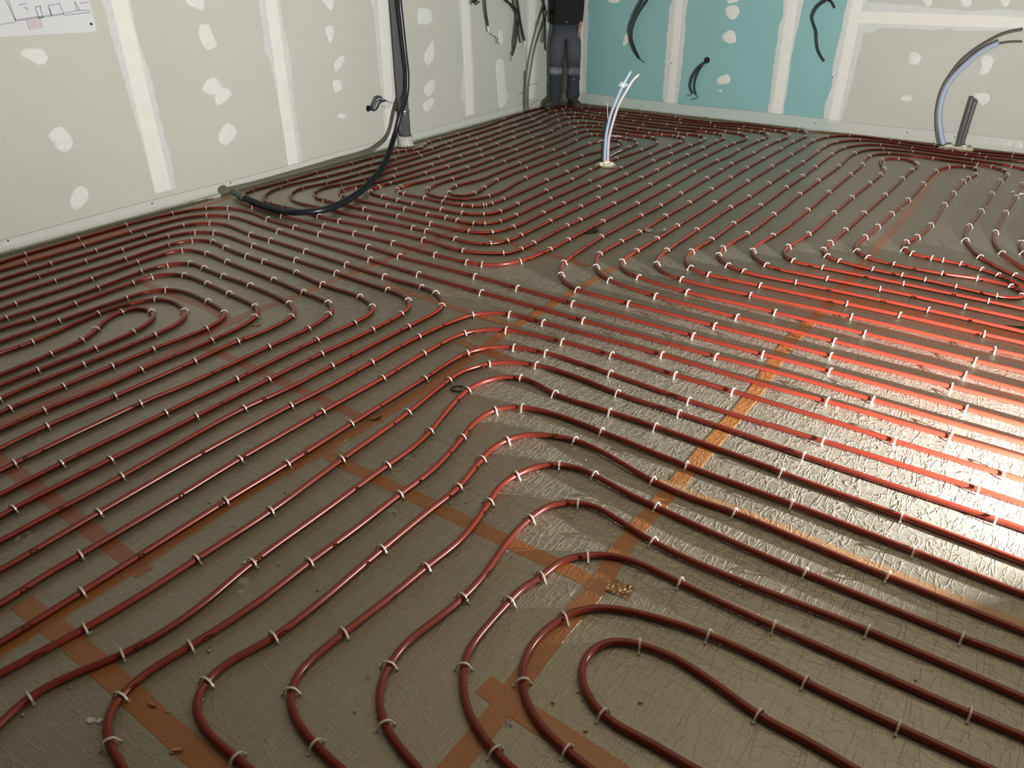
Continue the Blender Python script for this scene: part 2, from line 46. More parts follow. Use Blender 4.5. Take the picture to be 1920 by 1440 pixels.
ROWS = ["first bent pipe right of the back spiral","second bent pipe right of the back spiral","third bent pipe right of the back spiral","fourth bent pipe right of the back spiral","fifth bent pipe right of the back spiral","sixth bent pipe right of the back spiral","seventh bent pipe right of the back spiral","narrow looped pipe before the back right wall","long loop end ending near the right edge","pipe beside the orange tape at right","pipe closing the narrow loop at far right","pipe bending at the second right loop","outer bent pipe at the right edge","short pipe bend touching the right edge","outermost pipe along the back right wall","outermost pipe along the left wall","outermost returning pipe of the back spiral","third pipe from the back right wall","third pipe from the left wall","fifth pipe from the back right wall","fifth pipe from the left wall","seventh pipe from the back right wall","seventh pipe from the left wall","ninth pipe from the back right wall","innermost turn at the back spiral centre","short curved pipe behind the white tubes","eighth pipe from the left wall","pipe passing under the white foam base","sixth pipe from the left wall","fourth returning pipe of the back spiral","fourth pipe from the left wall","second returning pipe of the back spiral","second pipe from the left wall","second pipe from the back right wall","pipe nearest the left wall in front","second pipe from left wall in front","third pipe from left wall in front","fourth pipe from left wall in front","fifth pipe from left wall in front","sixth pipe from left wall in front","seventh pipe from left wall in front","fourth turn round the front left coil centre","third turn round the front left coil centre","second turn round the front left coil centre","innermost turn of the front left coil","first humped pipe left of the light patch","second humped pipe left of the light patch","third humped pipe left of the light patch","fourth humped pipe left of the light patch","fifth humped pipe left of the light patch","sixth humped pipe left of the light patch","seventh humped pipe left of the light patch","eighth humped pipe left of the light patch","ninth humped pipe left of the light patch","tenth humped pipe near the bottom centre","outer turn of the front oval loop","innermost turn of the front oval loop"]
CLIPS = [[25,4,51,1],[28,3,54,1],[29,3,55,2],[24,4,50,0],[26,3,52,1],[29,17,55,5],[27,4,53,0],[30,4,56,0],[30,13,56,2],[28,20,54,7],[23,4,49,0],[26,6,52,0],[24,7,50,1],[29,6,55,0],[29,16,55,4],[25,9,51,0],[28,6,54,0],[27,7,53,1],[23,7,49,1],[24,9,50,2],[30,10,56,1],[26,27,52,10],[25,12,51,2],[26,9,52,2],[29,14,55,3],[27,24,53,6],[22,3,48,0],[28,19,54,6],[29,9,55,1],[28,9,54,2],[27,10,53,2],[21,3,47,0],[28,16,54,5],[25,29,51,10],[28,11,54,3],[26,25,52,9],[26,11,52,3],[23,10,49,2],[24,11,50,3],[22,5,48,1],[28,13,54,4],[20,4,46,0],[24,24,50,11],[25,14,51,3],[27,20,53,5],[22,20,48,11],[27,14,53,3],[23,27,49,11],[19,3,45,0],[25,27,51,9],[11,22,37,0],[22,6,48,2],[26,22,52,8],[24,23,50,10],[26,13,52,4],[27,17,53,4],[21,5,47,1],[24,13,50,4],[21,17,47,11],[25,16,51,4],[25,25,51,8],[10,23,36,2],[20,19,46,12],[26,15,52,5],[26,20,52,7],[23,26,49,10],[23,12,49,3],[24,22,50,9],[26,18,52,6],[12,20,38,1],[13,18,39,0],[21,6,47,2],[25,18,51,5],[11,21,37,3],[20,6,46,1],[22,7,48,3],[22,18,48,10],[20,18,46,11],[21,16,47,10],[25,20,51,6],[25,23,51,7],[24,15,50,5],[19,17,45,9],[24,21,50,8],[23,14,49,4],[23,24,49,9],[14,19,40,1],[21,7,47,3],[11,20,37,7],[12,19,38,3],[22,16,48,9],[20,7,46,2],[22,8,48,4],[23,23,49,8],[24,17,50,6],[8,23,34,17],[15,18,41,1],[10,22,36,6],[16,15,42,0],[24,19,50,7],[19,6,45,1],[13,17,39,4],[19,16,45,8],[21,14,47,9],[9,19,35,11],[17,13,43,0],[14,18,40,3],[23,22,49,7],[22,15,48,8],[20,16,46,10],[23,17,49,5],[0,438,0,18],[16,14,42,2],[22,9,48,5],[11,19,37,10],[12,18,38,8],[21,8,47,4],[20,8,46,3],[23,20,49,6],[20,15,46,9],[0,3,1,18],[21,13,47,8],[8,21,34,16],[15,16,41,4],[18,14,44,0],[10,20,36,10],[16,13,42,3],[22,13,48,7],[17,11,43,2],[22,11,48,6],[19,8,45,2],[1,30,2,19],[14,17,40,7],[0,437,0,17],[9,16,35,10],[8,20,34,15],[19,14,45,7],[20,14,46,8],[11,18,37,12],[18,3,44,1],[20,9,46,4],[21,9,47,5],[21,12,47,7],[2,28,3,18],[16,12,42,5],[18,13,44,3],[13,15,39,8],[21,11,47,6],[0,4,1,17],[17,3,43,1],[20,13,46,7],[14,16,40,10],[18,4,44,2],[12,17,38,12],[15,15,41,8],[19,9,45,3],[8,19,34,14],[17,10,43,4],[1,29,2,15],[3,26,4,17],[20,10,46,5],[18,12,44,6],[11,17,37,14],[20,12,46,6],[16,11,42,7],[18,5,44,4],[13,14,39,11],[10,19,36,13],[0,435,0,9],[12,16,38,14],[19,13,45,6],[9,15,35,9],[16,3,42,1],[15,3,41,0],[14,3,40,0],[15,13,41,10],[0,6,1,10],[2,27,3,13],[14,13,40,13],[3,25,4,14],[19,10,45,4],[11,16,37,16],[13,13,39,13],[19,12,45,5],[16,9,42,9],[17,4,43,3],[1,28,2,9],[18,7,44,5],[18,10,44,7],[17,8,43,6],[4,3,5,13],[5,3,6,12],[12,14,38,16],[15,11,41,11],[10,17,36,16],[0,434,0,4],[3,24,4,12],[13,3,39,1],[15,4,41,2],[8,18,34,13],[13,11,39,12],[14,11,40,12],[6,3,7,12],[16,8,42,8],[11,14,37,17],[17,6,43,5],[6,38,8,15],[12,13,38,15],[16,4,42,4],[0,7,1,5],[6,36,8,14],[2,25,3,6],[10,15,36,15],[13,10,39,10],[15,10,41,9],[1,26,2,5],[9,13,35,8],[0,433,0,2],[5,4,6,9],[11,12,37,15],[16,6,42,6],[8,17,34,12],[6,35,8,13],[6,42,9,12],[10,14,36,14],[14,4,40,2],[3,23,4,6],[14,10,40,11],[6,4,7,11],[12,12,38,13],[15,9,41,7],[4,4,5,6],[15,5,41,3],[0,8,1,2],[6,34,8,12],[12,3,38,0],[2,24,3,2],[5,5,6,4],[13,4,39,2],[13,9,39,9],[6,44,9,11],[1,25,2,2],[6,33,8,8],[8,16,34,11],[10,13,36,12],[11,3,37,1],[15,6,41,5],[0,431,0,0],[3,22,4,2],[5,34,11,9],[6,75,10,16],[14,9,40,9],[15,8,41,6],[6,45,9,9],[9,12,35,7],[11,11,37,13],[4,6,5,3],[12,11,38,11],[14,5,40,4],[6,32,8,6],[6,74,10,15],[3,21,4,0],[6,5,7,3],[14,8,40,8],[0,10,1,0],[4,7,5,2],[5,6,6,1],[0,74,16,8],[6,46,9,5],[6,73,10,10],[10,12,36,11],[14,6,40,5],[2,22,3,0],[9,3,35,0],[10,3,36,0],[14,7,40,6],[0,73,16,7],[0,429,0,1],[6,31,8,3],[11,4,37,2],[13,5,39,3],[0,76,16,9],[1,22,2,0],[6,6,7,1],[12,10,38,10],[13,8,39,7],[6,72,10,7],[9,11,35,6],[11,10,37,11],[12,4,38,2],[5,33,11,2],[6,71,10,4],[6,47,9,2],[6,30,8,1],[8,15,34,10],[12,9,38,9],[4,8,5,0],[0,12,1,1],[0,72,16,6],[6,70,10,2],[8,3,34,0],[0,377,31,7],[4,33,12,1],[7,6,13,1],[13,7,39,6],[0,379,31,6],[1,21,2,1],[3,18,4,1],[6,48,9,0],[10,11,36,9],[2,20,3,1],[5,8,6,0],[10,4,36,1],[11,5,37,4],[0,77,16,10],[0,375,31,8],[6,29,8,0],[6,69,10,0],[13,6,39,5],[4,9,5,1],[6,9,7,0],[12,8,38,7],[8,14,34,9],[9,4,35,1],[11,9,37,9],[12,5,38,4],[0,71,16,5],[0,127,18,12],[0,374,31,9],[6,28,8,2],[7,4,13,0],[6,67,10,1],[0,13,1,3],[0,128,18,13],[5,31,11,0],[12,7,38,6],[0,78,16,11],[3,17,4,3],[10,10,36,8],[0,125,18,10],[0,380,31,5],[12,6,38,5],[1,20,2,3],[8,4,34,1],[0,427,0,3],[6,50,9,1],[6,66,10,3],[11,6,37,5],[0,129,18,14],[5,10,6,2],[10,5,36,3],[4,10,5,4],[6,10,7,2],[8,13,34,8],[10,9,36,7],[4,31,12,0],[0,14,1,4],[0,70,16,4],[0,334,29,7],[9,5,35,2],[11,8,37,8],[0,124,18,8],[0,336,29,6],[9,10,35,5],[11,7,37,6],[2,19,3,3],[6,27,8,4],[0,381,31,4],[0,123,18,6],[8,12,34,7],[0,333,29,8],[0,373,31,10],[5,29,11,1],[6,51,9,3],[0,69,16,3],[1,19,2,4],[6,65,10,5],[10,6,36,4],[0,173,20,12],[0,174,20,14],[3,16,4,4],[8,5,34,2],[0,337,29,5],[10,7,36,5],[0,79,16,12],[0,130,18,15],[0,175,20,15],[0,172,20,10],[0,382,31,3],[0,372,31,11],[8,11,34,6],[0,122,18,4],[0,171,20,9],[0,15,1,6],[0,338,29,4],[9,8,35,4],[0,68,16,2],[0,176,20,16],[0,383,31,2],[0,426,0,5],[0,170,20,7],[0,295,27,5],[4,11,5,5],[9,7,35,3],[0,296,27,4],[0,332,29,9],[6,11,7,4],[6,26,8,5],[6,52,9,4],[4,30,12,2],[8,6,34,3],[0,294,27,6],[5,28,11,3],[5,11,6,3],[0,297,27,3],[0,169,20,6],[0,339,29,3],[2,18,3,4],[8,7,34,4],[8,8,34,5],[0,66,16,1],[0,131,18,16],[0,210,22,9],[0,385,31,1],[0,168,20,4],[0,209,22,7],[0,211,22,10],[0,212,22,11],[0,425,0,6],[3,15,4,5],[6,64,10,6],[0,80,16,13],[0,213,22,13],[0,293,27,7],[0,298,27,2],[0,331,29,10],[0,371,31,12],[1,18,2,6],[0,16,1,7],[0,386,31,0],[0,208,22,6],[0,299,27,1],[0,340,29,2],[0,64,16,0],[0,167,20,3],[0,214,22,14],[6,53,9,6],[0,132,18,17],[0,177,20,17],[0,207,22,4],[0,266,25,1],[0,341,29,1],[0,388,32,0],[2,17,3,5],[4,29,12,3],[6,12,7,5],[0,116,18,0],[0,166,20,1],[0,263,25,3],[0,300,27,0],[4,12,5,7],[6,25,8,7],[0,206,22,3],[0,242,24,2],[0,424,0,7],[5,27,11,5],[6,63,10,8],[0,205,22,1],[0,238,24,0],[5,12,6,5],[0,302,28,0],[0,343,29,0],[0,61,15,0],[0,164,20,0],[0,292,27,8],[0,17,1,8],[0,133,18,18],[0,203,22,0],[0,269,25,0],[0,114,18,1],[0,243,24,3],[0,330,29,11],[0,390,32,1],[3,14,4,7],[0,81,16,14],[0,163,20,2],[0,202,22,2],[0,236,24,1],[0,304,28,1],[0,370,31,13],[0,345,30,0],[4,28,12,4],[0,113,18,2],[0,305,28,2],[2,16,3,7],[6,13,7,6],[6,54,9,7],[0,178,20,18],[1,17,2,7],[4,13,5,8],[6,62,10,9],[0,59,15,1],[0,215,22,15],[0,244,24,4],[5,26,11,6],[0,291,27,9],[0,346,30,1],[0,200,22,5],[0,260,25,4],[0,272,25,2],[0,423,0,8],[6,24,8,9],[6,61,10,12],[0,18,1,9],[0,134,18,19],[0,161,20,5],[0,391,32,2],[3,13,4,8],[5,25,11,8],[0,329,29,12],[5,13,6,6],[6,14,7,7],[6,60,10,13],[0,112,18,3],[0,306,28,3],[0,58,15,2],[0,82,16,15],[0,216,22,16],[2,15,3,8],[0,135,18,20],[0,392,32,3],[0,422,0,10],[5,23,11,7],[6,23,8,10],[6,55,9,8],[0,290,27,10],[0,347,30,2],[6,15,7,9],[6,58,10,14],[0,19,1,11],[0,111,18,5],[0,179,20,19],[0,199,22,8],[0,217,22,17],[0,246,24,5],[0,307,28,4],[0,369,31,14],[1,16,2,8],[3,12,4,9],[4,14,5,9],[5,22,11,4],[6,56,9,10],[0,160,20,8],[0,259,25,5],[4,23,5,15],[6,57,10,11],[0,136,18,21],[0,393,32,4],[5,14,6,7],[5,21,6,13],[0,57,15,3],[0,232,23,0],[0,421,0,11],[6,21,8,11],[0,274,26,0],[0,328,29,13],[2,14,3,9],[0,83,16,16],[4,22,5,14],[6,17,7,8],[0,198,22,12],[0,20,1,12],[0,218,22,18],[0,287,26,5],[0,394,32,5],[0,56,15,4],[3,3,4,18],[5,20,6,11],[6,19,7,10],[0,159,20,11],[0,308,28,5],[0,348,30,3],[2,3,3,19],[0,110,18,7],[0,258,25,6],[0,368,31,15],[3,4,4,16],[5,16,6,8],[0,137,18,22],[0,180,20,20],[1,3,2,20],[1,15,2,10],[2,4,3,17],[3,11,4,10],[0,247,24,6],[0,327,29,14],[4,16,5,10],[5,18,6,10],[0,395,32,6],[0,420,0,12],[4,21,5,12],[2,5,3,16],[2,13,3,10],[0,53,15,6],[0,54,15,5],[0,85,16,17],[0,158,20,13],[0,197,21,0],[0,231,23,1],[0,286,26,7],[0,52,15,7],[1,5,2,18],[0,21,1,13],[0,396,32,7],[3,5,4,15],[4,19,5,11],[0,51,15,8],[0,138,18,23],[0,220,22,20],[0,275,26,1],[3,10,4,11],[0,109,18,9],[0,181,20,22],[0,309,28,6],[0,367,31,16],[1,14,2,11],[2,12,3,11],[0,255,25,7],[0,326,29,15],[0,419,0,13],[1,6,2,17],[0,50,15,9],[0,157,19,0],[0,349,30,4],[3,7,4,13],[0,221,22,22],[0,248,24,7],[0,366,31,17],[0,397,32,8],[2,7,3,15],[0,285,26,10],[0,22,1,14],[0,49,15,10],[0,182,20,25],[0,253,25,8],[0,398,32,9],[2,11,3,12],[0,86,16,18],[0,139,18,25],[0,196,21,1],[0,230,23,2],[0,325,28,20],[0,350,30,5],[0,418,0,14],[1,13,2,12],[0,223,22,21],[0,324,28,21],[1,8,2,16],[2,9,3,14],[0,48,15,11],[0,87,16,20],[0,108,18,11],[0,140,18,27],[0,184,20,26],[0,224,22,19],[0,156,19,1],[0,283,26,9],[0,310,28,7],[0,365,31,19],[0,417,0,15],[0,185,20,24],[0,225,23,5],[0,276,26,2],[0,282,26,8],[1,12,2,13],[0,23,1,15],[0,142,18,28],[0,186,20,23],[0,322,28,19],[0,399,32,10],[0,89,16,21],[0,143,18,26],[0,187,20,21],[0,195,21,2],[0,228,23,3],[0,416,0,16],[1,10,2,14],[0,47,15,12],[0,227,23,4],[0,281,26,6],[0,321,28,18],[0,363,31,18],[0,25,1,16],[0,144,18,24],[0,155,19,2],[0,188,21,6],[0,277,26,3],[0,320,28,17],[0,90,16,19],[0,106,17,0],[0,145,19,11],[0,351,30,6],[0,362,30,17],[0,414,33,3],[0,26,14,4],[0,91,17,14],[0,311,28,8],[0,319,28,16],[0,413,33,2],[0,92,17,13],[0,278,26,4],[0,412,33,1],[0,146,19,10],[0,318,28,15],[0,361,30,16],[0,194,21,3],[0,93,17,12],[0,312,28,9],[0,411,33,0],[0,105,17,1],[0,154,19,3],[0,192,21,5],[0,193,21,4],[0,400,32,11],[0,147,19,9],[0,317,28,14],[0,360,30,15],[0,313,28,10],[0,410,32,19],[0,94,17,11],[0,316,28,13],[0,352,30,7],[0,30,14,3],[0,314,28,11],[0,315,28,12],[0,153,19,4],[0,359,30,14],[0,95,17,10],[0,104,17,2],[0,409,32,18],[0,44,15,13],[0,358,30,13],[0,31,14,2],[0,149,19,8],[0,152,19,5],[0,96,17,9],[0,150,19,7],[0,151,19,6],[0,353,30,8],[0,408,32,17],[0,357,30,12],[0,401,32,12],[0,103,17,3],[0,354,30,9],[0,97,17,8],[0,355,30,10],[0,356,30,11],[0,407,32,16],[0,32,14,1],[0,43,15,14],[0,98,17,7],[0,102,17,4],[0,101,17,5],[0,42,15,15],[0,100,17,6],[0,402,32,13],[0,405,32,15],[0,35,14,0],[0,404,32,14]]
TAPES = [["long orange tape running up from the lower left edge",[[3.213,-8.202],[3.211,-8.123],[3.216,-7.784],[3.204,-7.273],[3.233,-6.948],[3.251,-6.392],[3.242,-6.196],[3.216,-5.761],[3.234,-5.118],[3.245,-4.666]],0.055],["orange tape entering at the left edge below centre",[[2.03,-7.707],[2.295,-7.71],[2.788,-7.721],[3.2,-7.732],[3.269,-7.736]],0.055],["orange tape crossing the humped pipes to the crumpled piece",[[3.158,-6.987],[3.341,-6.997],[3.753,-6.997],[4.108,-6.997],[4.285,-6.995],[4.452,-6.996]],0.055],["reddish tape ending at the long tape near centre left",[[2.131,-6.715],[2.49,-6.72],[2.785,-6.728],[3.222,-6.737]],0.05],["reddish tape beside the front left coil top",[[1.146,-6.425],[1.438,-6.435],[1.754,-6.431],[1.947,-6.458],[2.106,-6.416]],0.045],["orange tape from left edge past the coil toward spiral",[[2.046,-7.714],[2.048,-7.599],[2.039,-7.362],[2.07,-7.108],[2.033,-6.749],[1.99,-6.451],[1.996,-6.312],[2.018,-5.967],[2.028,-5.671],[2.039,-5.344],[2.048,-5.045],[2.036,-4.759],[2.082,-4.086]],0.055],["orange tape in the bottom left corner",[[3.082,-8.007],[3.319,-7.999],[3.55,-8.0],[3.741,-8.004],[3.896,-8.004],[4.013,-8.005]],0.06],["orange tape from bottom centre up through light patch",[[4.418,-7.738],[4.421,-7.674],[4.423,-7.508],[4.414,-7.364],[4.414,-7.175],[4.421,-6.989],[4.403,-6.836],[4.407,-6.503],[4.418,-6.104],[4.423,-5.586],[4.402,-5.163],[4.435,-4.518],[4.454,-3.843],[4.46,-3.36],[4.475,-2.748],[4.479,-2.112],[4.474,-1.258],[4.509,-0.927]],0.06],["orange tape at the bottom edge right of centre",[[4.344,-7.468],[4.441,-7.475],[4.629,-7.48],[4.752,-7.487]],0.065],["peach tape along a pipe in the bright patch",[[4.352,-6.436],[4.742,-6.431],[5.129,-6.448],[5.52,-6.454]],0.038],["wide dull orange tape under lit pipes at right",[[4.297,-4.394],[4.508,-4.389],[4.772,-4.374],[5.025,-4.387],[5.393,-4.37]],0.07],["orange tape just above the first humped pipe",[[2.3,-5.658],[2.625,-5.678],[2.778,-5.683],[2.975,-5.685],[3.221,-5.699]],0.045],["short orange tape right of the second humped pipe",[[3.09,-5.977],[3.238,-5.989],[3.456,-5.997]],0.05],["faint orange tape curving below the back spiral",[[1.879,-4.518],[2.129,-4.627],[2.503,-4.69],[2.848,-4.723],[3.114,-4.758]],0.05],["orange tape against the back right wall base",[[3.116,-0.149],[3.239,-0.063],[3.416,-0.129]],0.06],["brown orange tape along the left wall front",[[0.202,-6.885],[0.194,-6.576],[0.187,-6.271],[0.179,-5.935]],0.1],["orange tape beside the hose end at left wall",[[0.177,-5.693],[0.149,-5.373],[0.104,-5.049]],0.05]]
LEFT_PATCHES = [[[-6.193,1.121],[-6.163,1.132],[-6.132,1.133],[-6.073,1.122],[-6.05,1.094],[-6.05,1.064],[-6.082,1.041],[-6.121,1.043],[-6.158,1.074],[-6.19,1.095]],[[-6.181,0.633],[-6.148,0.66],[-6.113,0.679],[-6.07,0.656],[-6.044,0.598],[-6.048,0.557],[-6.082,0.53],[-6.118,0.524],[-6.152,0.551],[-6.164,0.594]],[[-5.028,1.391],[-5.024,1.342],[-5.001,1.308],[-4.912,1.279],[-4.882,1.336],[-4.865,1.386]],[[-4.958,1.18],[-4.924,1.187],[-4.881,1.184],[-4.864,1.114],[-4.846,1.046],[-4.919,1.022],[-4.948,1.041],[-4.976,1.104]],[[-5.027,0.782],[-4.977,0.826],[-4.918,0.835],[-4.877,0.792],[-4.874,0.754],[-4.933,0.724],[-4.979,0.723],[-5.028,0.755]],[[-4.923,0.742],[-4.844,0.755],[-4.799,0.717],[-4.819,0.682],[-4.928,0.644],[-4.944,0.688]],[[-4.961,0.453],[-4.89,0.504],[-4.85,0.493],[-4.81,0.428],[-4.912,0.355],[-4.978,0.382],[-4.976,0.416]],[[-6.117,0.286],[-6.074,0.298],[-6.04,0.269],[-6.045,0.227],[-6.08,0.182],[-6.123,0.16],[-6.157,0.165],[-6.173,0.204],[-6.137,0.266]],[[-3.78,1.332],[-3.787,1.293],[-3.761,1.273],[-3.712,1.217],[-3.682,1.221],[-3.668,1.259],[-3.65,1.327]],[[-3.775,1.102],[-3.709,1.103],[-3.696,1.062],[-3.737,0.976],[-3.764,0.996],[-3.786,1.068]],[[-3.719,0.828],[-3.648,0.865],[-3.608,0.854],[-3.626,0.808],[-3.71,0.748],[-3.739,0.777]],[[-3.763,0.679],[-3.685,0.678],[-3.672,0.609],[-3.747,0.584],[-3.773,0.632]],[[-3.762,0.395],[-3.719,0.412],[-3.66,0.38],[-3.671,0.36],[-3.742,0.37]],[[-2.62,1.165],[-2.561,1.182],[-2.438,1.156],[-2.422,1.07],[-2.468,1.038],[-2.565,1.041],[-2.639,1.065]],[[-2.558,0.788],[-2.431,0.89],[-2.413,0.859],[-2.427,0.741],[-2.498,0.685],[-2.566,0.706]],[[-2.574,0.501],[-2.469,0.544],[-2.423,0.477],[-2.533,0.391],[-2.599,0.449]],[[-2.614,0.345],[-2.483,0.374],[-2.456,0.324],[-2.575,0.254],[-2.625,0.309]],[[-1.334,0.892],[-1.272,0.898],[-1.253,0.794],[-1.286,0.766],[-1.342,0.827]],[[-1.388,0.606],[-1.25,0.604],[-1.213,0.327],[-1.161,0.221],[-1.233,0.13],[-1.344,0.138],[-1.394,0.526]]]
RIGHT_PATCHES = [[[0.58,1.242],[0.586,1.161],[0.614,1.135],[0.716,1.138],[0.758,1.246]],[[0.812,0.714],[0.822,0.799],[0.862,0.829],[0.897,0.775],[0.871,0.731],[0.819,0.689]],[[2.0,1.176],[1.999,1.275],[2.113,1.278],[2.125,1.205],[2.058,1.172]],[[1.993,1.126],[2.047,1.15],[2.106,1.145],[2.145,1.094],[2.11,1.03],[2.053,1.021],[2.005,1.063]],[[1.987,0.851],[2.041,0.906],[2.115,0.903],[2.145,0.804],[2.051,0.793]],[[1.994,0.418],[2.063,0.471],[2.123,0.471],[2.141,0.402],[2.031,0.373]],[[2.025,0.31],[2.055,0.318],[2.072,0.308],[2.051,0.296]],[[3.847,1.296],[3.875,1.21],[3.931,1.206],[3.913,1.298]],[[4.156,1.304],[4.184,1.214],[4.251,1.211],[4.235,1.306]],[[4.456,1.311],[4.495,1.229],[4.539,1.22],[4.537,1.313]],[[3.862,0.797],[3.904,0.805],[3.956,0.78],[3.951,0.709],[3.875,0.71]],[[3.875,0.384],[3.894,0.42],[3.94,0.427],[3.978,0.394],[3.942,0.372]],[[4.454,0.789],[4.488,0.819],[4.547,0.801],[4.561,0.734],[4.532,0.665],[4.478,0.666],[4.479,0.74]],[[4.49,0.488],[4.595,0.5],[4.618,0.442],[4.581,0.397],[4.527,0.433]]]
LEFT_SEAMS = [[[[-5.627,1.366],[-5.618,1.275],[-5.618,1.088],[-5.599,0.892],[-5.6,0.723],[-5.585,0.475],[-5.585,0.216],[-5.583,0.131]],[[-5.439,1.358],[-5.435,1.073],[-5.411,0.87],[-5.409,0.697],[-5.411,0.481],[-5.4,0.329],[-5.417,0.109]],[[-5.568,1.363],[-5.579,0.13]],[[-5.447,1.359],[-5.446,0.115]]],[[[-4.42,1.318],[-4.413,1.11],[-4.433,0.953],[-4.399,0.931],[-4.377,0.654],[-4.37,0.344],[-4.371,0.085]],[[-4.22,1.31],[-4.216,1.097],[-4.187,0.902],[-4.214,0.685],[-4.218,0.479],[-4.215,0.264],[-4.22,0.066]],[[-4.361,1.316],[-4.372,0.086]],[[-4.24,1.311],[-4.259,0.076]]],[[[-3.238,1.272],[-3.206,1.146],[-3.206,0.954],[-3.217,0.735],[-3.186,0.504],[-3.198,0.33],[-3.2,0.174],[-3.234,0.119]],[[-2.979,1.262],[-2.982,0.937],[-2.991,0.597],[-3.03,0.122]],[[-3.153,1.269],[-3.169,0.086]],[[-3.012,1.263],[-3.064,0.088]]],[[[-2.017,1.224],[-1.991,0.924],[-1.96,0.673],[-2.035,0.32],[-1.971,0.245],[-1.954,0.135]],[[-1.824,1.216],[-1.818,0.85],[-1.786,0.514],[-1.802,0.113]],[[-1.975,1.222],[-1.952,0.124]],[[-1.837,1.217],[-1.802,0.118]]],[[[-0.782,1.176],[-0.815,1.088],[-0.798,0.977],[-0.778,0.72],[-0.799,0.458],[-0.798,0.127]],[[-0.569,1.167],[-0.569,0.84],[-0.571,0.557],[-0.592,0.13]],[[-0.764,1.175],[-0.775,0.13]],[[-0.613,1.169],[-0.626,0.128]]]]
RIGHT_SEAMS = [[[[0.197,1.15],[0.23,0.105]],[[0.326,1.154],[0.339,0.931],[0.351,0.116]],[[0.19,1.15],[0.222,0.104]],[[0.269,1.152],[0.306,0.112]]],[[[1.383,1.184],[1.348,1.11],[1.356,0.964],[1.351,0.815],[1.363,0.587],[1.367,0.312],[1.371,0.192],[1.399,0.113]],[[1.558,1.189],[1.549,1.06],[1.561,0.936],[1.566,0.789],[1.569,0.524],[1.571,0.29],[1.555,0.124]],[[1.409,1.184],[1.425,0.113]],[[1.505,1.187],[1.524,0.116]]],[[[2.579,1.217],[2.601,1.061],[2.576,0.974],[2.589,0.788],[2.587,0.57],[2.601,0.333],[2.61,0.117]],[[2.783,1.223],[2.772,1.044],[2.76,0.86],[2.754,0.646],[2.77,0.414],[2.773,0.133]],[[2.616,1.218],[2.642,0.131]],[[2.732,1.222],[2.757,0.132]]],[[[3.193,1.234],[3.193,1.002],[3.189,0.846],[3.182,0.637],[3.209,0.451],[3.183,0.255],[3.192,0.117]],[[3.368,1.239],[3.403,1.034],[3.405,0.834],[3.397,0.591],[3.389,0.339],[3.37,0.097]],[[3.232,1.236],[3.243,0.108]],[[3.348,1.239],[3.345,0.108]]]]
RIGHT_BAND = [[[3.326,1.187],[3.355,1.216],[3.498,1.218],[3.619,1.204],[3.791,1.205],[3.907,1.191],[4.076,1.182],[4.241,1.17],[4.395,1.184],[4.484,1.197],[4.671,1.183],[4.951,1.162]],[[3.308,0.936],[3.521,0.97],[3.526,0.999],[3.666,1.009],[3.841,1.006],[4.012,1.003],[4.149,1.031],[4.177,1.007],[4.39,1.017],[4.717,1.027],[4.994,1.025]],[[3.312,1.141],[3.919,1.145],[4.683,1.142],[4.96,1.134]],[[3.336,1.032],[3.947,1.038],[4.712,1.046],[4.989,1.043]]]
LEFT_SCREWS = [[-4.955, 0.07], [-5.624, 0.071], [-6.605, 0.072], [-3.713, -0.03]]
RIGHT_SCREWS = [[3.202, 0.534], [3.119, 0.078], [4.01, 0.087], [4.429, 0.094], [4.527, 0.15], [1.119, 0.065], [2.012, 0.084], [1.44, 0.548]]
PAPER = [[-6.281, 1.205], [-5.705, 1.194], [-5.702, 1.369]]
PLAN = [[[-6.197, 1.442], [-6.171, 1.282], [-5.885, 1.301], [-5.893, 1.37]], [[-6.038, 1.348], [-6.037, 1.291]], [[-6.038, 1.348], [-6.006, 1.352]], [[-5.962, 1.353], [-5.96, 1.299]], [[-5.88, 1.306], [-5.798, 1.317], [-5.797, 1.366]], [[-5.798, 1.317], [-5.718, 1.316]], [[-6.175, 1.387], [-6.171, 1.282]], [[-6.26, 1.268], [-6.172, 1.276]], [[-5.797, 1.366], [-5.778, 1.316]], [[-6.037, 1.291], [-6.012, 1.293], [-6.009, 1.352]], [[-5.962, 1.353], [-5.896, 1.359]], [[-6.127, 1.363], [-6.081, 1.367]], [[-5.96, 1.299], [-5.96, 1.339]], [[-5.766, 1.356], [-5.711, 1.36]], [[-6.169, 1.287], [-5.883, 1.306]], [[-5.884, 1.295], [-5.714, 1.304]], [[-6.105, 1.346], [-6.087, 1.347], [-6.085, 1.333]]]
PLAN_PINK = [[-6.112, 1.287], [-6.026, 1.288], [-6.029, 1.236], [-6.106, 1.23]]
PAPER_PIN = [-5.732, 1.239]
HOSE = [[0.17, -3.011, 1.631], [0.17, -3.033, 1.432], [0.17, -3.051, 1.269], [0.17, -3.04, 1.058], [0.17, -3.028, 0.84], [0.17, -3.018, 0.659], [0.165, -3.047, 0.478], [0.16, -3.128, 0.348], [0.15, -3.228, 0.148], [0.328, -3.516, 0.055], [0.771, -4.166, 0.046], [1.014, -4.643, 0.046], [1.071, -4.961, 0.046], [0.969, -5.117, 0.046], [0.801, -5.166, 0.046], [0.538, -5.142, 0.046], [0.373, -5.108, 0.046], [0.158, -5.05, 0.046]]
TUBE_BASE = [2.024, -2.551, 0.0]
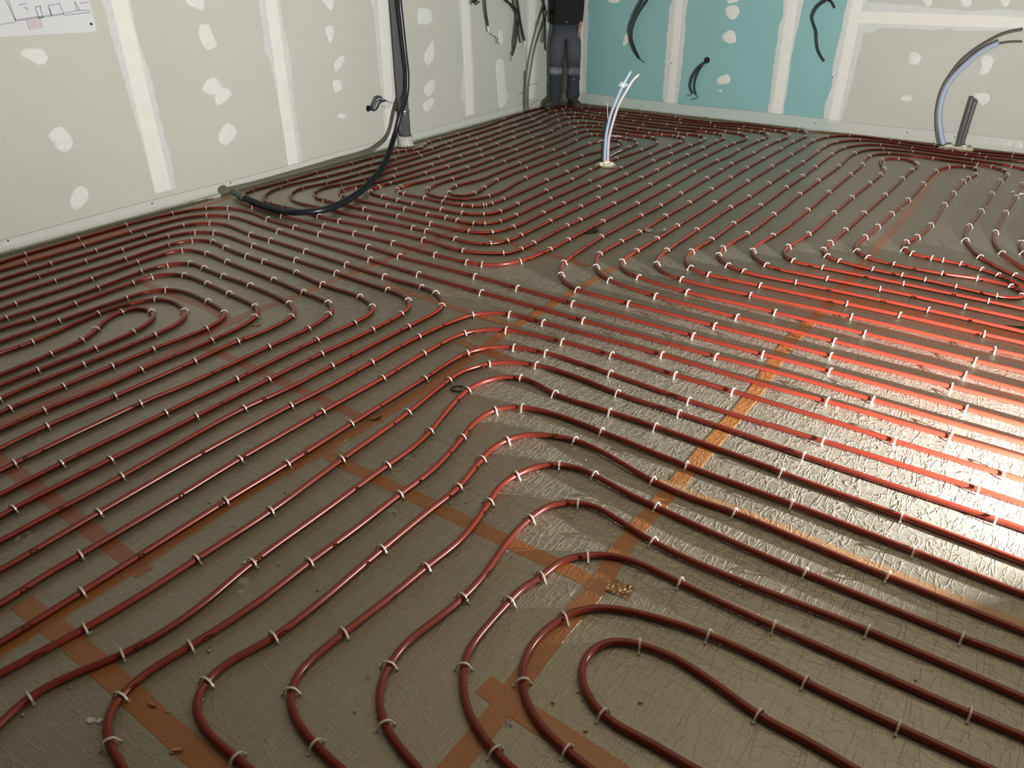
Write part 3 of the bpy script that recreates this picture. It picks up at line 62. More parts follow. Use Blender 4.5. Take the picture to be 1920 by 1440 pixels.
TUBES = {"left": [[2.017, -2.557, -0.005], [2.014, -2.559, 0.051], [2.012, -2.56, 0.152], [2.016, -2.557, 0.287], [2.038, -2.541, 0.436], [2.072, -2.518, 0.557], [2.113, -2.49, 0.679], [2.157, -2.459, 0.779]], "right": [[2.038, -2.542, -0.005], [2.037, -2.542, 0.051], [2.035, -2.544, 0.22], [2.054, -2.53, 0.357], [2.09, -2.506, 0.514], [2.14, -2.471, 0.633], [2.173, -2.447, 0.704], [2.214, -2.419, 0.754]], "grey": [[1.995, -2.571, -0.005], [1.991, -2.574, 0.12], [1.99, -2.575, 0.255], [1.991, -2.574, 0.371]], "black": [[2.005, -2.565, -0.005], [1.999, -2.569, 0.12], [1.999, -2.569, 0.224], [2.006, -2.564, 0.309], [2.008, -2.562, 0.371]]}
TIES = [[[2.018, -2.556, 0.258], [2.071, -2.519, 0.259], [2.124, -2.482, 0.257]], [[2.021, -2.554, 0.384], [2.015, -2.558, 0.453], [2.012, -2.56, 0.527]], [[2.043, -2.538, 0.083], [2.087, -2.508, 0.115], [2.133, -2.475, 0.14]], [[2.001, -2.567, 0.224], [1.98, -2.582, 0.215], [1.956, -2.598, 0.201]]]
FILM_SCRAP = [[2.077, -2.515, 0.666], [2.097, -2.501, 0.696], [2.134, -2.475, 0.687], [2.147, -2.466, 0.667], [2.115, -2.488, 0.65]]
ARC_DARK = [[4.33, -0.035, -0.002], [4.296, -0.035, 0.054], [4.235, -0.035, 0.228], [4.214, -0.035, 0.336], [4.208, -0.035, 0.437], [4.219, -0.035, 0.544], [4.258, -0.035, 0.661], [4.306, -0.035, 0.761], [4.386, -0.035, 0.858], [4.48, -0.035, 0.94], [4.584, -0.035, 1.006], [4.711, -0.035, 1.044]]
ARC_LIGHT = [[4.371, -0.045, 0.005], [4.336, -0.045, 0.061], [4.267, -0.045, 0.233], [4.243, -0.045, 0.34], [4.236, -0.045, 0.44], [4.25, -0.045, 0.548], [4.288, -0.045, 0.64], [4.347, -0.045, 0.732], [4.419, -0.045, 0.822], [4.496, -0.045, 0.888], [4.564, -0.045, 0.93]]
ARC_WIRE = [[4.496, -0.04, 0.888], [4.566, -0.04, 0.921], [4.645, -0.04, 0.939], [4.737, -0.04, 0.946]]
CONDUIT_R = [[[4.486, -0.07, 0.019], [4.482, -0.07, 0.083], [4.483, -0.07, 0.466]], [[4.513, -0.075, 0.023], [4.509, -0.075, 0.087], [4.515, -0.075, 0.447]]]
FOAM_R = [[4.389, -0.05, 0.028], [4.51, -0.06, 0.025]]
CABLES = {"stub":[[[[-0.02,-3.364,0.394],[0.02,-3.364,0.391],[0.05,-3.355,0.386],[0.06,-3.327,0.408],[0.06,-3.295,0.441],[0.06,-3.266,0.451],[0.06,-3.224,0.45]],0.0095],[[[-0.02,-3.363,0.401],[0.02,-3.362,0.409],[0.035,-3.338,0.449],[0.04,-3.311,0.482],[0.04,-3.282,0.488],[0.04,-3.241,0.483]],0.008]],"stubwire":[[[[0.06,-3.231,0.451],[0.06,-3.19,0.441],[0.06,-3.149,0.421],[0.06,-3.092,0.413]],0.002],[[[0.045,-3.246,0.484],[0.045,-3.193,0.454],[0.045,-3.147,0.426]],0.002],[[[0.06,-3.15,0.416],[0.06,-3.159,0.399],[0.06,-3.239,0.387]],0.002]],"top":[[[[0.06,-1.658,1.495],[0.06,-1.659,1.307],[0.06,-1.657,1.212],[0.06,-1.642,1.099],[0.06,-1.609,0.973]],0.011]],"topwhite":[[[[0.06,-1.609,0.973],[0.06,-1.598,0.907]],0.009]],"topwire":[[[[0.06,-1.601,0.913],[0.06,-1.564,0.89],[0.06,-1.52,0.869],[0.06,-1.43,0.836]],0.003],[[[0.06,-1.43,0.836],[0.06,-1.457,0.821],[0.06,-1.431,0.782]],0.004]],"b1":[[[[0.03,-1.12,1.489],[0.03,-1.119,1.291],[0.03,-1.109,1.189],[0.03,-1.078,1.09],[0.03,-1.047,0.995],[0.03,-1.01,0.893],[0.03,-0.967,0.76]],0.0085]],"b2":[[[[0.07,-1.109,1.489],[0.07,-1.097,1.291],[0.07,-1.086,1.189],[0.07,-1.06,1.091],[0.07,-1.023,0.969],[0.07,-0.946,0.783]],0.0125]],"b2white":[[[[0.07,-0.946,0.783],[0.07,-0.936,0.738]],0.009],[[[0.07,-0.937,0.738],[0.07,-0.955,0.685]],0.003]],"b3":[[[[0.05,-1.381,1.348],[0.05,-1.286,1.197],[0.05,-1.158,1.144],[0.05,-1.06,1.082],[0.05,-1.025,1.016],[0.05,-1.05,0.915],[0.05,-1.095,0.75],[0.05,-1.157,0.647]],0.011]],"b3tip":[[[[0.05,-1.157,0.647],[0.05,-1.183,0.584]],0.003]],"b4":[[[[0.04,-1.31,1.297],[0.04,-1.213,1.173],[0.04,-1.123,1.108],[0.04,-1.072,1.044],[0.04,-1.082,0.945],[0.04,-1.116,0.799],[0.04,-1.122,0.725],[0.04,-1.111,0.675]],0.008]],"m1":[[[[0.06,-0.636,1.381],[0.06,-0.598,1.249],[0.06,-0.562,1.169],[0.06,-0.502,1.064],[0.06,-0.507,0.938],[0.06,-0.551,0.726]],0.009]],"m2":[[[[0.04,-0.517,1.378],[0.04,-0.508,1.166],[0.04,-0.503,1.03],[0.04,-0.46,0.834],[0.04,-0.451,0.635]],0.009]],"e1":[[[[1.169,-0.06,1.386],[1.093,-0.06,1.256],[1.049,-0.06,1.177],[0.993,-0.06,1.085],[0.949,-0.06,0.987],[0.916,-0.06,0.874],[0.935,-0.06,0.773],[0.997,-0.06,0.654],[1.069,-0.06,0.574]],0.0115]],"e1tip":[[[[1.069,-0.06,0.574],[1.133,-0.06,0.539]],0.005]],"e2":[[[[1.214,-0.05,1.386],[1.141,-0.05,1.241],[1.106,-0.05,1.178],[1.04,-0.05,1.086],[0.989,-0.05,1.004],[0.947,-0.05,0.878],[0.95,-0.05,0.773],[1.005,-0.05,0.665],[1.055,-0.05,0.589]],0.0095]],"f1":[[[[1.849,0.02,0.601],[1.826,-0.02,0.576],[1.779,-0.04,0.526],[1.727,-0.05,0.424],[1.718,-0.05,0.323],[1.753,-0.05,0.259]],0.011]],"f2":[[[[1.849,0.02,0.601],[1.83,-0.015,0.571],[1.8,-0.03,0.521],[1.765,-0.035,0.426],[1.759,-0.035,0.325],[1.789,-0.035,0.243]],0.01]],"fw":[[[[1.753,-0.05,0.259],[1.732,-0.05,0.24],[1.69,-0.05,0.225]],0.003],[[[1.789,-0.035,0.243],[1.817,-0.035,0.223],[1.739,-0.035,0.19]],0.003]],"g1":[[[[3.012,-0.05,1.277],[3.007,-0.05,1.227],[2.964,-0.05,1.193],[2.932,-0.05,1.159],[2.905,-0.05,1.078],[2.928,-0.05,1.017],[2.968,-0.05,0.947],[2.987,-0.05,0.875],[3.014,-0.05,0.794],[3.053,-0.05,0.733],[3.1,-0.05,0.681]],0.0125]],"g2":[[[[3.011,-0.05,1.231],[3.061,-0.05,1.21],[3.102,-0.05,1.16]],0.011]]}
HOLES = {"stub": [0.0, -3.384, 0.401], "f": [1.853, 0.0, 0.606]}
BUNCH = [0.03, -1.832, 1.213]
POST = [0.075, -2.995]
DEBRIS = {"disc": [3.119, -3.963], "sliver": [3.202, -3.89], "leaf": [2.808, -4.207], "ring": [3.372, -6.341], "curl": [3.246, -6.716], "brown": [2.14, -6.423], "chip": [3.485, -7.53], "plaster": [3.621, -8.099], "crumple": [4.48, -6.977], "tuft": [5.288, -4.278], "white_flake": [5.092, -1.526], "tapebit": [3.863, -8.027], "tapebit2": [3.704, -7.988]}
PEBBLES = [[3.469, -8.187], [3.484, -8.079], [3.36, -7.955], [3.042, -7.6], [3.753, -7.978], [3.794, -7.909], [3.678, -7.806], [3.142, -7.42], [3.572, -7.481], [3.313, -7.237], [3.751, -7.487], [4.131, -7.713], [3.7, -7.099], [3.82, -6.958], [3.861, -6.922], [4.521, -7.413], [4.192, -6.782], [4.556, -7.35], [4.576, -7.364], [4.077, -6.48], [4.627, -7.434], [4.23, -6.732], [4.585, -7.333], [4.7, -7.287], [3.981, -2.726], [5.052, -6.611], [4.422, -2.434], [5.253, -6.823], [4.477, -1.62], [4.669, -2.811], [4.716, -2.164], [4.721, -2.044], [4.698, -1.446], [4.778, -0.981], [4.926, -2.049]]
SMEARS = [[2.277, -7.571, 0.05], [2.798, -7.856, 0.05], [3.556, -7.611, 0.06], [3.309, -7.446, 0.045], [3.278, -6.916, 0.06], [3.384, -6.859, 0.025], [0.95, -6.582, 0.05], [1.616, -6.544, 0.03], [3.489, -6.488, 0.04], [3.534, -6.846, 0.05], [3.694, -7.079, 0.05], [4.463, -7.525, 0.03], [4.092, -7.629, 0.02], [4.594, -6.869, 0.06], [2.95, -6.338, 0.05], [2.276, -5.913, 0.04], [2.4, -3.911, 0.06], [2.517, -4.463, 0.04], [3.263, -4.071, 0.03]]
MAN = [0.17, -0.238]

ORD = ('first second third fourth fifth sixth seventh eighth ninth tenth eleventh twelfth thirteenth fourteenth fifteenth '
       'sixteenth seventeenth eighteenth nineteenth twentieth twenty-first twenty-second twenty-third twenty-fourth '
       'twenty-fifth twenty-sixth twenty-seventh twenty-eighth twenty-ninth thirtieth thirty-first thirty-second '
       'thirty-third thirty-fourth thirty-fifth thirty-sixth').split()
PIPE_LABELS = [
    'very long dark red heating pipe coiled as double spiral along both far walls',
    'dark red heating pipe nearest the right wall, bending toward the light patch',
    'dark red heating pipe second from the right wall, bending toward the light patch',
    'dark red heating pipe third from the right wall, bending toward the light patch',
    'dark red heating pipe fourth from right wall, returning at the right edge',
    'dark red heating pipe fifth from right wall, enclosing both narrow loops at right',
    'dark red heating pipe forming two narrow hairpin loops at right, left of the right edge',
    'short dark red heating pipe bend peeking in at the right edge',
    'dark red heating pipe nearest the left wall, crossing the floor beside the hose',
    'dark red heating pipe second from the left wall, crossing the whole floor',
    'dark red heating pipe of front left coil, outermost turn',
    'dark red heating pipe of front left coil, second turn from outside',
    'dark red heating pipe of front left coil, third turn from outside',
    'dark red heating pipe of front left coil, fourth turn from outside',
    'dark red heating pipe of front left coil, fifth turn from outside',
    'dark red heating pipe of front left coil, fourth turn from its centre',
    'dark red heating pipe of front left coil, third turn from its centre',
    'dark red heating pipe of front left coil, second turn from its centre',
    'dark red heating pipe making the innermost turn of the front left coil',
    'red heating pipe, farthest of the pipes humping toward the light patch',
    'red heating pipe, second farthest of the humped pipes toward the light patch',
    'red heating pipe, third farthest of the humped pipes toward the light patch',
    'red heating pipe, fourth farthest of the humped pipes toward the light patch',
    'red heating pipe beside the black ring, fifth farthest of the humped pipes',
    'red heating pipe, sixth farthest humped pipe, curving off at bottom left',
    'red heating pipe, seventh farthest humped pipe, curving off the bottom edge',
    'red heating pipe, eighth farthest humped pipe, curving off the bottom edge',
    'red heating pipe, ninth farthest humped pipe, curving off the bottom edge',
    'red heating pipe over the crumpled tape, third from inside of front oval loop',
    'red heating pipe wrapped round the innermost front oval loop',
    'red heating pipe making the innermost oval loop at the bottom right',
]

# ------------------------------------------------------------------ helpers
def mat(name, color, rough=0.6, metal=0.0, spec=0.5, noise_amt=0.0, noise_scale=5.0, bump=0.0, bump_scale=30.0, alpha=1.0, coat=0.0):
    m = bpy.data.materials.new(name)
    m.use_nodes = True
    nt = m.node_tree
    b = nt.nodes['Principled BSDF']
    b.inputs['Base Color'].default_value = (*color, 1)
    b.inputs['Roughness'].default_value = rough
    b.inputs['Metallic'].default_value = metal
    b.inputs['Specular IOR Level'].default_value = spec
    b.inputs['Alpha'].default_value = alpha
    b.inputs['Coat Weight'].default_value = coat
    tc = nt.nodes.new('ShaderNodeTexCoord')
    if noise_amt > 0:
        n = nt.nodes.new('ShaderNodeTexNoise')
        n.inputs['Scale'].default_value = noise_scale
        n.inputs['Detail'].default_value = 5
        nt.links.new(tc.outputs['Object'], n.inputs['Vector'])
        r = nt.nodes.new('ShaderNodeMapRange')
        r.inputs[1].default_value, r.inputs[2].default_value = 0.3, 0.7
        r.inputs[3].default_value, r.inputs[4].default_value = 1 - noise_amt, 1 + noise_amt
        nt.links.new(n.outputs['Fac'], r.inputs[0])
        mx = nt.nodes.new('ShaderNodeVectorMath'); mx.operation = 'SCALE'
        mx.inputs[0].default_value = color
        nt.links.new(r.outputs[0], mx.inputs['Scale'])
        nt.links.new(mx.outputs[0], b.inputs['Base Color'])
    if bump > 0:
        n2 = nt.nodes.new('ShaderNodeTexNoise')
        n2.inputs['Scale'].default_value = bump_scale
        n2.inputs['Detail'].default_value = 6
        nt.links.new(tc.outputs['Object'], n2.inputs['Vector'])
        bp = nt.nodes.new('ShaderNodeBump')
        bp.inputs['Strength'].default_value = bump
        bp.inputs['Distance'].default_value = 0.01
        nt.links.new(n2.outputs['Fac'], bp.inputs['Height'])
        nt.links.new(bp.outputs[0], b.inputs['Normal'])
    return m

def foil_material(name, color, cross=True, k=1.0, rough=0.48, metal=0.0):
    m = bpy.data.materials.new(name)
    m.use_nodes = True
    nt = m.node_tree
    N = nt.nodes; Lk = nt.links
    b = N['Principled BSDF']
    b.inputs['Roughness'].default_value = rough
    b.inputs['Metallic'].default_value = metal
    b.inputs['Specular IOR Level'].default_value = 0.8
    geo = N.new('ShaderNodeNewGeometry')
    def math_(op, a, c=None, v=None):
        n = N.new('ShaderNodeMath'); n.operation = op
        if hasattr(a, 'node'): Lk.new(a, n.inputs[0])
        else: n.inputs[0].default_value = a
        if c is not None:
            if hasattr(c, 'node'): Lk.new(c, n.inputs[1])
            else: n.inputs[1].default_value = c
        return n.outputs[0]
    def noise_(scale, detail=2.0, stretch=(1, 1, 1), rot=0.0, dist=0.0):
        mp = N.new('ShaderNodeMapping')
        mp.inputs['Rotation'].default_value = (0, 0, rot)
        mp.inputs['Scale'].default_value = stretch
        Lk.new(geo.outputs['Position'], mp.inputs['Vector'])
        n = N.new('ShaderNodeTexNoise')
        n.inputs['Scale'].default_value = scale
        n.inputs['Detail'].default_value = detail
        n.inputs['Distortion'].default_value = dist
        Lk.new(mp.outputs[0], n.inputs['Vector'])
        return n.outputs['Fac']
    def ridge(f, p):   # thin crease lines where the noise crosses its middle
        a = math_('ABSOLUTE', math_('SUBTRACT', f, 0.5))
        a = math_('SUBTRACT', 1.0, math_('MULTIPLY', a, p))
        return math_('MAXIMUM', a, 0.0)
    # colour: print tone, grime mottling, printed crosses every 10 cm
    n1 = noise_(1.3, 5)
    rng = N.new('ShaderNodeMapRange')
    rng.inputs[1].default_value, rng.inputs[2].default_value = 0.3, 0.7
    rng.inputs[3].default_value, rng.inputs[4].default_value = 0.9, 1.1
    Lk.new(n1, rng.inputs[0])
    sc = N.new('ShaderNodeVectorMath'); sc.operation = 'SCALE'
    sc.inputs[0].default_value = color
    Lk.new(rng.outputs[0], sc.inputs['Scale'])
    col = sc.outputs[0]
    if cross:
        sep = N.new('ShaderNodeSeparateXYZ'); Lk.new(geo.outputs['Position'], sep.inputs[0])
        def d(axis, off):
            f = math_('FRACT', math_('MULTIPLY', math_('ADD', axis, off), 10.0))
            return math_('MULTIPLY', math_('ABSOLUTE', math_('SUBTRACT', f, 0.5)), 0.1)
        dx, dy = d(sep.outputs[0], 20.04), d(sep.outputs[1], 20.038)
        arm1 = math_('MULTIPLY', math_('LESS_THAN', dx, 0.0008), math_('LESS_THAN', dy, 0.0075))
        arm2 = math_('MULTIPLY', math_('LESS_THAN', dy, 0.0008), math_('LESS_THAN', dx, 0.0075))
        cr = math_('MAXIMUM', arm1, arm2)
        mk = math_('MULTIPLY', cr, 0.28)
        mx = N.new('ShaderNodeMix'); mx.data_type = 'RGBA'
        Lk.new(mk, mx.inputs[0]); Lk.new(col, mx.inputs[6])
        mx.inputs[7].default_value = (0.08, 0.07, 0.05, 1)
        col = mx.outputs[2]
    Lk.new(col, b.inputs['Base Color'])
    # crinkled foil relief
    c1 = math_('MULTIPLY', ridge(noise_(11, 2.5, (1, 1, 1), 0.0, 0.8), 36), 0.5)
    c2 = math_('MULTIPLY', ridge(noise_(6, 2, (6.0, 1.0, 1), 0.05, 0.3), 26), 0.6)
    c3 = math_('MULTIPLY', ridge(noise_(4, 1, (1.2, 4.0, 1), 0.7, 0.4), 34), 0.5)
    c5 = math_('MULTIPLY', ridge(noise_(4.5, 1, (1.0, 4.5, 1), -0.5, 0.4), 34), 0.5)
    c4 = math_('MULTIPLY', noise_(55, 4), 0.7)
    c6 = math_('MULTIPLY', noise_(6, 2), 1.6)
    h = math_('ADD', math_('ADD', math_('ADD', c1, c2), math_('ADD', c3, c4)), math_('ADD', c5, c6))
    # the sheets in the middle of the room were trodden and creased most
    dv = N.new('ShaderNodeVectorMath'); dv.operation = 'DISTANCE'
    Lk.new(geo.outputs['Position'], dv.inputs[0]); dv.inputs[1].default_value = (3.7, -5.2, 0)
    fm = N.new('ShaderNodeMapRange'); fm.interpolation_type = 'SMOOTHSTEP'
    fm.inputs[1].default_value, fm.inputs[2].default_value = 1.6, 2.35
    fm.inputs[3].default_value, fm.inputs[4].default_value = 1.0, 0.36
    Lk.new(dv.outputs['Value'], fm.inputs[0])
    h = math_('MULTIPLY', h, fm.outputs[0])
    bp = N.new('ShaderNodeBump')
    bp.inputs['Strength'].default_value = 1.0
    bp.inputs['Distance'].default_value = 0.0024 * k
    Lk.new(h, bp.inputs['Height'])
    Lk.new(bp.outputs[0], b.inputs['Normal'])
    return m

def film_material(name, cover):
    m = bpy.data.materials.new(name)
    m.use_nodes = True
    nt = m.node_tree; N = nt.nodes; Lk = nt.links
    b = N['Principled BSDF']
    b.inputs['Base Color'].default_value = (0.88, 0.90, 0.86, 1)
    b.inputs['Roughness'].default_value = 0.25
    tc = N.new('ShaderNodeTexCoord')
    n = N.new('ShaderNodeTexNoise'); n.inputs['Scale'].default_value = 14; n.inputs['Detail'].default_value = 5
    Lk.new(tc.outputs['Object'], n.inputs['Vector'])
    bp = N.new('ShaderNodeBump'); bp.inputs['Strength'].default_value = 0.9; bp.inputs['Distance'].default_value = 0.006
    Lk.new(n.outputs['Fac'], bp.inputs['Height']); Lk.new(bp.outputs[0], b.inputs['Normal'])
    tr = N.new('ShaderNodeBsdfTransparent')
    mx = N.new('ShaderNodeMixShader'); mx.inputs[0].default_value = cover
    Lk.new(tr.outputs[0], mx.inputs[1]); Lk.new(b.outputs[0], mx.inputs[2])
    Lk.new(mx.outputs[0], N['Material Output'].inputs['Surface'])
    return m

def link_mesh(name, me, m=None, parent=None, smooth=False):
    o = bpy.data.objects.new(name, me)
    COL.objects.link(o)
    if m is not None:
        for q in (m if isinstance(m, (list, tuple)) else [m]): me.materials.append(q)
    if parent is not None: o.parent = parent
    if smooth:
        for p in me.polygons: p.use_smooth = True
    return o

def from_pydata(name, v, f, m=None, parent=None, smooth=False):
    me = bpy.data.meshes.new(name)
    me.from_pydata([tuple(q) for q in v], [], f)
    me.update()
    return link_mesh(name, me, m, parent, smooth)

def bm_obj(name, bm, m=None, parent=None, smooth=False):
    bmesh.ops.recalc_face_normals(bm, faces=bm.faces)
    me = bpy.data.meshes.new(name)
    bm.to_mesh(me); bm.free()
    return link_mesh(name, me, m, parent, smooth)

def tag(o, label, cat, group=None, kind=None):
    o['label'] = label
    if cat: o['category'] = cat
    if group: o['group'] = group
    if kind: o['kind'] = kind
    return o

def structure(o): o['kind'] = 'structure'; return o

def thing(name, label, cat, loc=(0, 0, 0), rz=0.0, group=None):
    o = bpy.data.objects.new(name, None)
    o.empty_display_size = 0.1
    COL.objects.link(o); o.location = loc; o.rotation_euler = (0, 0, rz)
    bpy.context.view_layer.update()
    return tag(o, label, cat, group)

def catmull(pts, step=0.04):
    P = [Vector(p) for p in pts]
    P = [P[0] * 2 - P[1]] + P + [P[-1] * 2 - P[-2]]
    out = []
    for i in range(1, len(P) - 2):
        p0, p1, p2, p3 = P[i - 1:i + 3]
        t0 = 0.0
        t1 = t0 + max((p1 - p0).length, 1e-4) ** 0.5
        t2 = t1 + max((p2 - p1).length, 1e-4) ** 0.5
        t3 = t2 + max((p3 - p2).length, 1e-4) ** 0.5
        n = max(1, int(math.ceil((p2 - p1).length / step)))
        for k in range(n):
            t = t1 + (t2 - t1) * k / n
            A1 = p0 * ((t1 - t) / (t1 - t0)) + p1 * ((t - t0) / (t1 - t0))
            A2 = p1 * ((t2 - t) / (t2 - t1)) + p2 * ((t - t1) / (t2 - t1))
            A3 = p2 * ((t3 - t) / (t3 - t2)) + p3 * ((t - t2) / (t3 - t2))
            B1 = A1 * ((t2 - t) / (t2 - t0)) + A2 * ((t - t0) / (t2 - t0))
            B2 = A2 * ((t3 - t) / (t3 - t1)) + A3 * ((t - t1) / (t3 - t1))
            out.append(B1 * ((t2 - t) / (t2 - t1)) + B2 * ((t - t1) / (t2 - t1)))
    out.append(P[-2])
    return out

def resample(pts, step):
    out = [pts[0].copy()]; need = step
    for a, b in zip(pts, pts[1:]):
        L = (b - a).length; pos = 0.0
        while L - pos >= need:
            pos += need; out.append(a + (b - a) * (pos / L)); need = step
        need -= (L - pos)
    if (out[-1] - pts[-1]).length > step * 0.3: out.append(pts[-1].copy())
    return out

def tube_bm(bm, pts, r, n=10, caps=True, rfun=None):
    rings = []
    ref = Vector((0, 0, 1))
    T0 = (pts[1] - pts[0]).normalized()
    if abs(T0.z) > 0.9: ref = Vector((1, 0, 0))
    U = T0.cross(ref).normalized()
    for i, p in enumerate(pts):
        T = (pts[min(i + 1, len(pts) - 1)] - pts[max(i - 1, 0)]).normalized()
        U = (U - T * U.dot(T)).normalized()
        W = T.cross(U)
        rr = rfun(i) if rfun else r
        rings.append([bm.verts.new(p + (U * math.cos(2 * PI * k / n) + W * math.sin(2 * PI * k / n)) * rr) for k in range(n)])
    for a, b in zip(rings, rings[1:]):
        for k in range(n):
            bm.faces.new((a[k], a[(k + 1) % n], b[(k + 1) % n], b[k]))
    if caps:
        bm.faces.new(rings[0][::-1]); bm.faces.new(rings[-1])
    return rings

def tube(name, pts, r, m, parent=None, n=10, step=0.02, rfun=None):
    bm = bmesh.new()
    p = catmull(pts, step) if len(pts) > 2 else [Vector(q) for q in pts]
    tube_bm(bm, p, r, n, True, rfun)
    return bm_obj(name, bm, m, parent, True)

def box_bm(bm, c, s, rot=None, bevel=0.0):
    M = Matrix.Translation(Vector(c)) @ (rot.to_4x4() if rot else Matrix.Identity(4)) @ Matrix.Diagonal((*s, 1))
    r = bmesh.ops.create_cube(bm, size=1.0, matrix=M)
    if bevel:
        es = list({e for v in r['verts'] for e in v.link_edges})
        bmesh.ops.bevel(bm, geom=es, offset=bevel, segments=2, affect='EDGES')
    return r['verts']

# ------------------------------------------------------------------ materials
M = {}
M['foil'] = foil_material('floor_foil', (0.39, 0.36, 0.298), rough=0.43, metal=0.38)
M['board'] = mat('plasterboard_grey', (0.61, 0.61, 0.56), 0.85, noise_amt=0.025, noise_scale=1.6)
M['green'] = mat('plasterboard_green', (0.285, 0.535, 0.545), 0.85, noise_amt=0.03, noise_scale=1.4)
M['plain'] = mat('far_walls', (0.06, 0.052, 0.04), 0.85)
M['ceil'] = mat('ceiling_board', (0.21, 0.18, 0.13), 0.85)
M['skim'] = mat('thin_joint_filler', (0.71, 0.73, 0.73), 0.7, noise_amt=0.05, noise_scale=12, bump=0.25, bump_scale=25)
M['joint'] = mat('joint_tape_cream', (0.88, 0.87, 0.82), 0.75, noise_amt=0.03, noise_scale=9)
M['patch'] = mat('filler_patch', (0.82, 0.83, 0.80), 0.65, noise_amt=0.06, noise_scale=30, bump=0.3, bump_scale=40)
M['film'] = film_material('edge_film', 0.55)
M['scrap'] = film_material('clear_scrap', 0.16)
M['edge'] = mat('edge_foam_strip', (0.50, 0.50, 0.43), 0.8, noise_amt=0.1, noise_scale=8)
M['pipe'] = mat('heating_pipe_red', (0.22, 0.031, 0.018), 0.25, spec=0.5, noise_amt=0.07, noise_scale=2.5)
M['clip'] = mat('clip_plastic', (0.72, 0.68, 0.60), 0.35)
M['tape'] = foil_material('orange_tape', (0.44, 0.18, 0.062), False, .55, .35)
M['tape_red'] = foil_material('orange_tape_red', (0.40, 0.155, 0.072), False, .55, .38)
M['tape_pale'] = foil_material('tape_pale', (0.46, 0.28, 0.15), False, .6, .38)
M['pvc'] = mat('grey_pvc', (0.12, 0.124, 0.126), 0.22, spec=0.6)
M['steel'] = mat('clamp_steel', (0.55, 0.55, 0.55), 0.3, metal=1.0)
M['black'] = mat('black_rubber', (0.012, 0.012, 0.013), 0.5)
M['corr'] = mat('corrugated_black', (0.013, 0.016, 0.022), 0.28)
M['green_end'] = mat('green_wrap', (0.012, 0.10, 0.065), 0.3, noise_amt=0.25, noise_scale=30, bump=0.8, bump_scale=45)
M['cable'] = mat('dark_cable', (0.022, 0.026, 0.024), 0.45)
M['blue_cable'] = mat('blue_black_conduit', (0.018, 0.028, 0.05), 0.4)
M['white'] = mat('white_plastic', (0.82, 0.83, 0.84), 0.35)
M['pex_blue'] = mat('white_tube_bluish', (0.40, 0.52, 0.66), 0.22, coat=0.3)
M['pex_pink'] = mat('white_tube', (0.62, 0.57, 0.62), 0.22, coat=0.3)
M['pex_shade'] = mat('pale_blue_tube', (0.44, 0.50, 0.66), 0.4)
M['arc'] = mat('grey_brown_tube', (0.14, 0.12, 0.10), 0.4)
M['foam'] = mat('pu_foam', (0.88, 0.85, 0.72), 0.8, bump=0.5, bump_scale=35)
M['collar'] = mat('collar_plastic', (0.62, 0.62, 0.58), 0.4, noise_amt=0.2, noise_scale=18)
M['paper'] = mat('drawing_paper', (0.74, 0.76, 0.80), 0.8)
M['ink'] = mat('drawing_ink', (0.46, 0.48, 0.54), 0.8)
M['pink'] = mat('drawing_pink', (0.66, 0.58, 0.63), 0.8)
M['leaf'] = mat('dry_leaf', (0.045, 0.04, 0.02), 0.7)
M['stone'] = mat('plaster_crumb', (0.52, 0.48, 0.42), 0.8)
M['smear'] = mat('plaster_smear', (0.46, 0.44, 0.39), 0.9, noise_amt=0.25, noise_scale=40)

# ------------------------------------------------------------------ room shell
X1, Y1, H = 8.6, -11.2, 2.66
structure(from_pydata('floor', [(-.1, .1, 0), (X1, .1, 0), (X1, Y1, 0), (-.1, Y1, 0), (-.1, .1, -.1), (X1, .1, -.1), (X1, Y1, -.1), (-.1, Y1, -.1)],
          [(3, 2, 1, 0), (4, 5, 6, 7), (0, 1, 5, 4), (1, 2, 6, 5), (2, 3, 7, 6), (3, 0, 4, 7)], M['foil']))
structure(from_pydata('ceiling', [(-.1, .1, H), (X1, .1, H), (X1, Y1, H), (-.1, Y1, H), (-.1, .1, H + .1), (X1, .1, H + .1), (X1, Y1, H + .1), (-.1, Y1, H + .1)],
          [(0, 1, 2, 3), (7, 6, 5, 4), (4, 5, 1, 0), (5, 6, 2, 1), (6, 7, 3, 2), (7, 4, 0, 3)], M['ceil']))
def slab(name, a, b, m):
    (x0, y0), (x1, y1) = a, b
    bm = bmesh.new()
    box_bm(bm, ((x0 + x1) / 2, (y0 + y1) / 2, H / 2), (abs(x1 - x0), abs(y1 - y0), H))
    return structure(bm_obj(name, bm, m))
wall_left = slab('wall_left', (-.1, Y1), (0, .1), M['board'])
slab('wall_near', (0, Y1 - .1), (X1, Y1), M['plain'])
slab('wall_far_right', (X1, Y1), (X1 + .1, .1), M['plain'])
# right wall: grey board, three green moisture boards, grey board again
zs = [0, 1.075, H]
xs = [0.0, 0.30, 3.30, X1]
v = []; f = []; mi = []
for x in xs: v += [(x, 0, 0), (x, 0, H), (x, .1, 0), (x, .1, H)]
for i in range(3):
    a, b = 4 * i, 4 * (i + 1)
    f.append((a, b, b + 1, a + 1)); mi.append(1 if i == 1 else 0)
    f.append((a + 2, a + 3, b + 3, b + 2)); mi.append(0)
me = bpy.data.meshes.new('wall_right'); me.from_pydata(v, [], f); me.update()
wall_right = structure(link_mesh('wall_right', me, [M['board'], M['green']]))
for p, k in zip(me.polygons, mi): p.material_index = k

LW = lambda q, d: (d, q[0], q[1])
RW = lambda q, d: (q[0], -d, q[1])

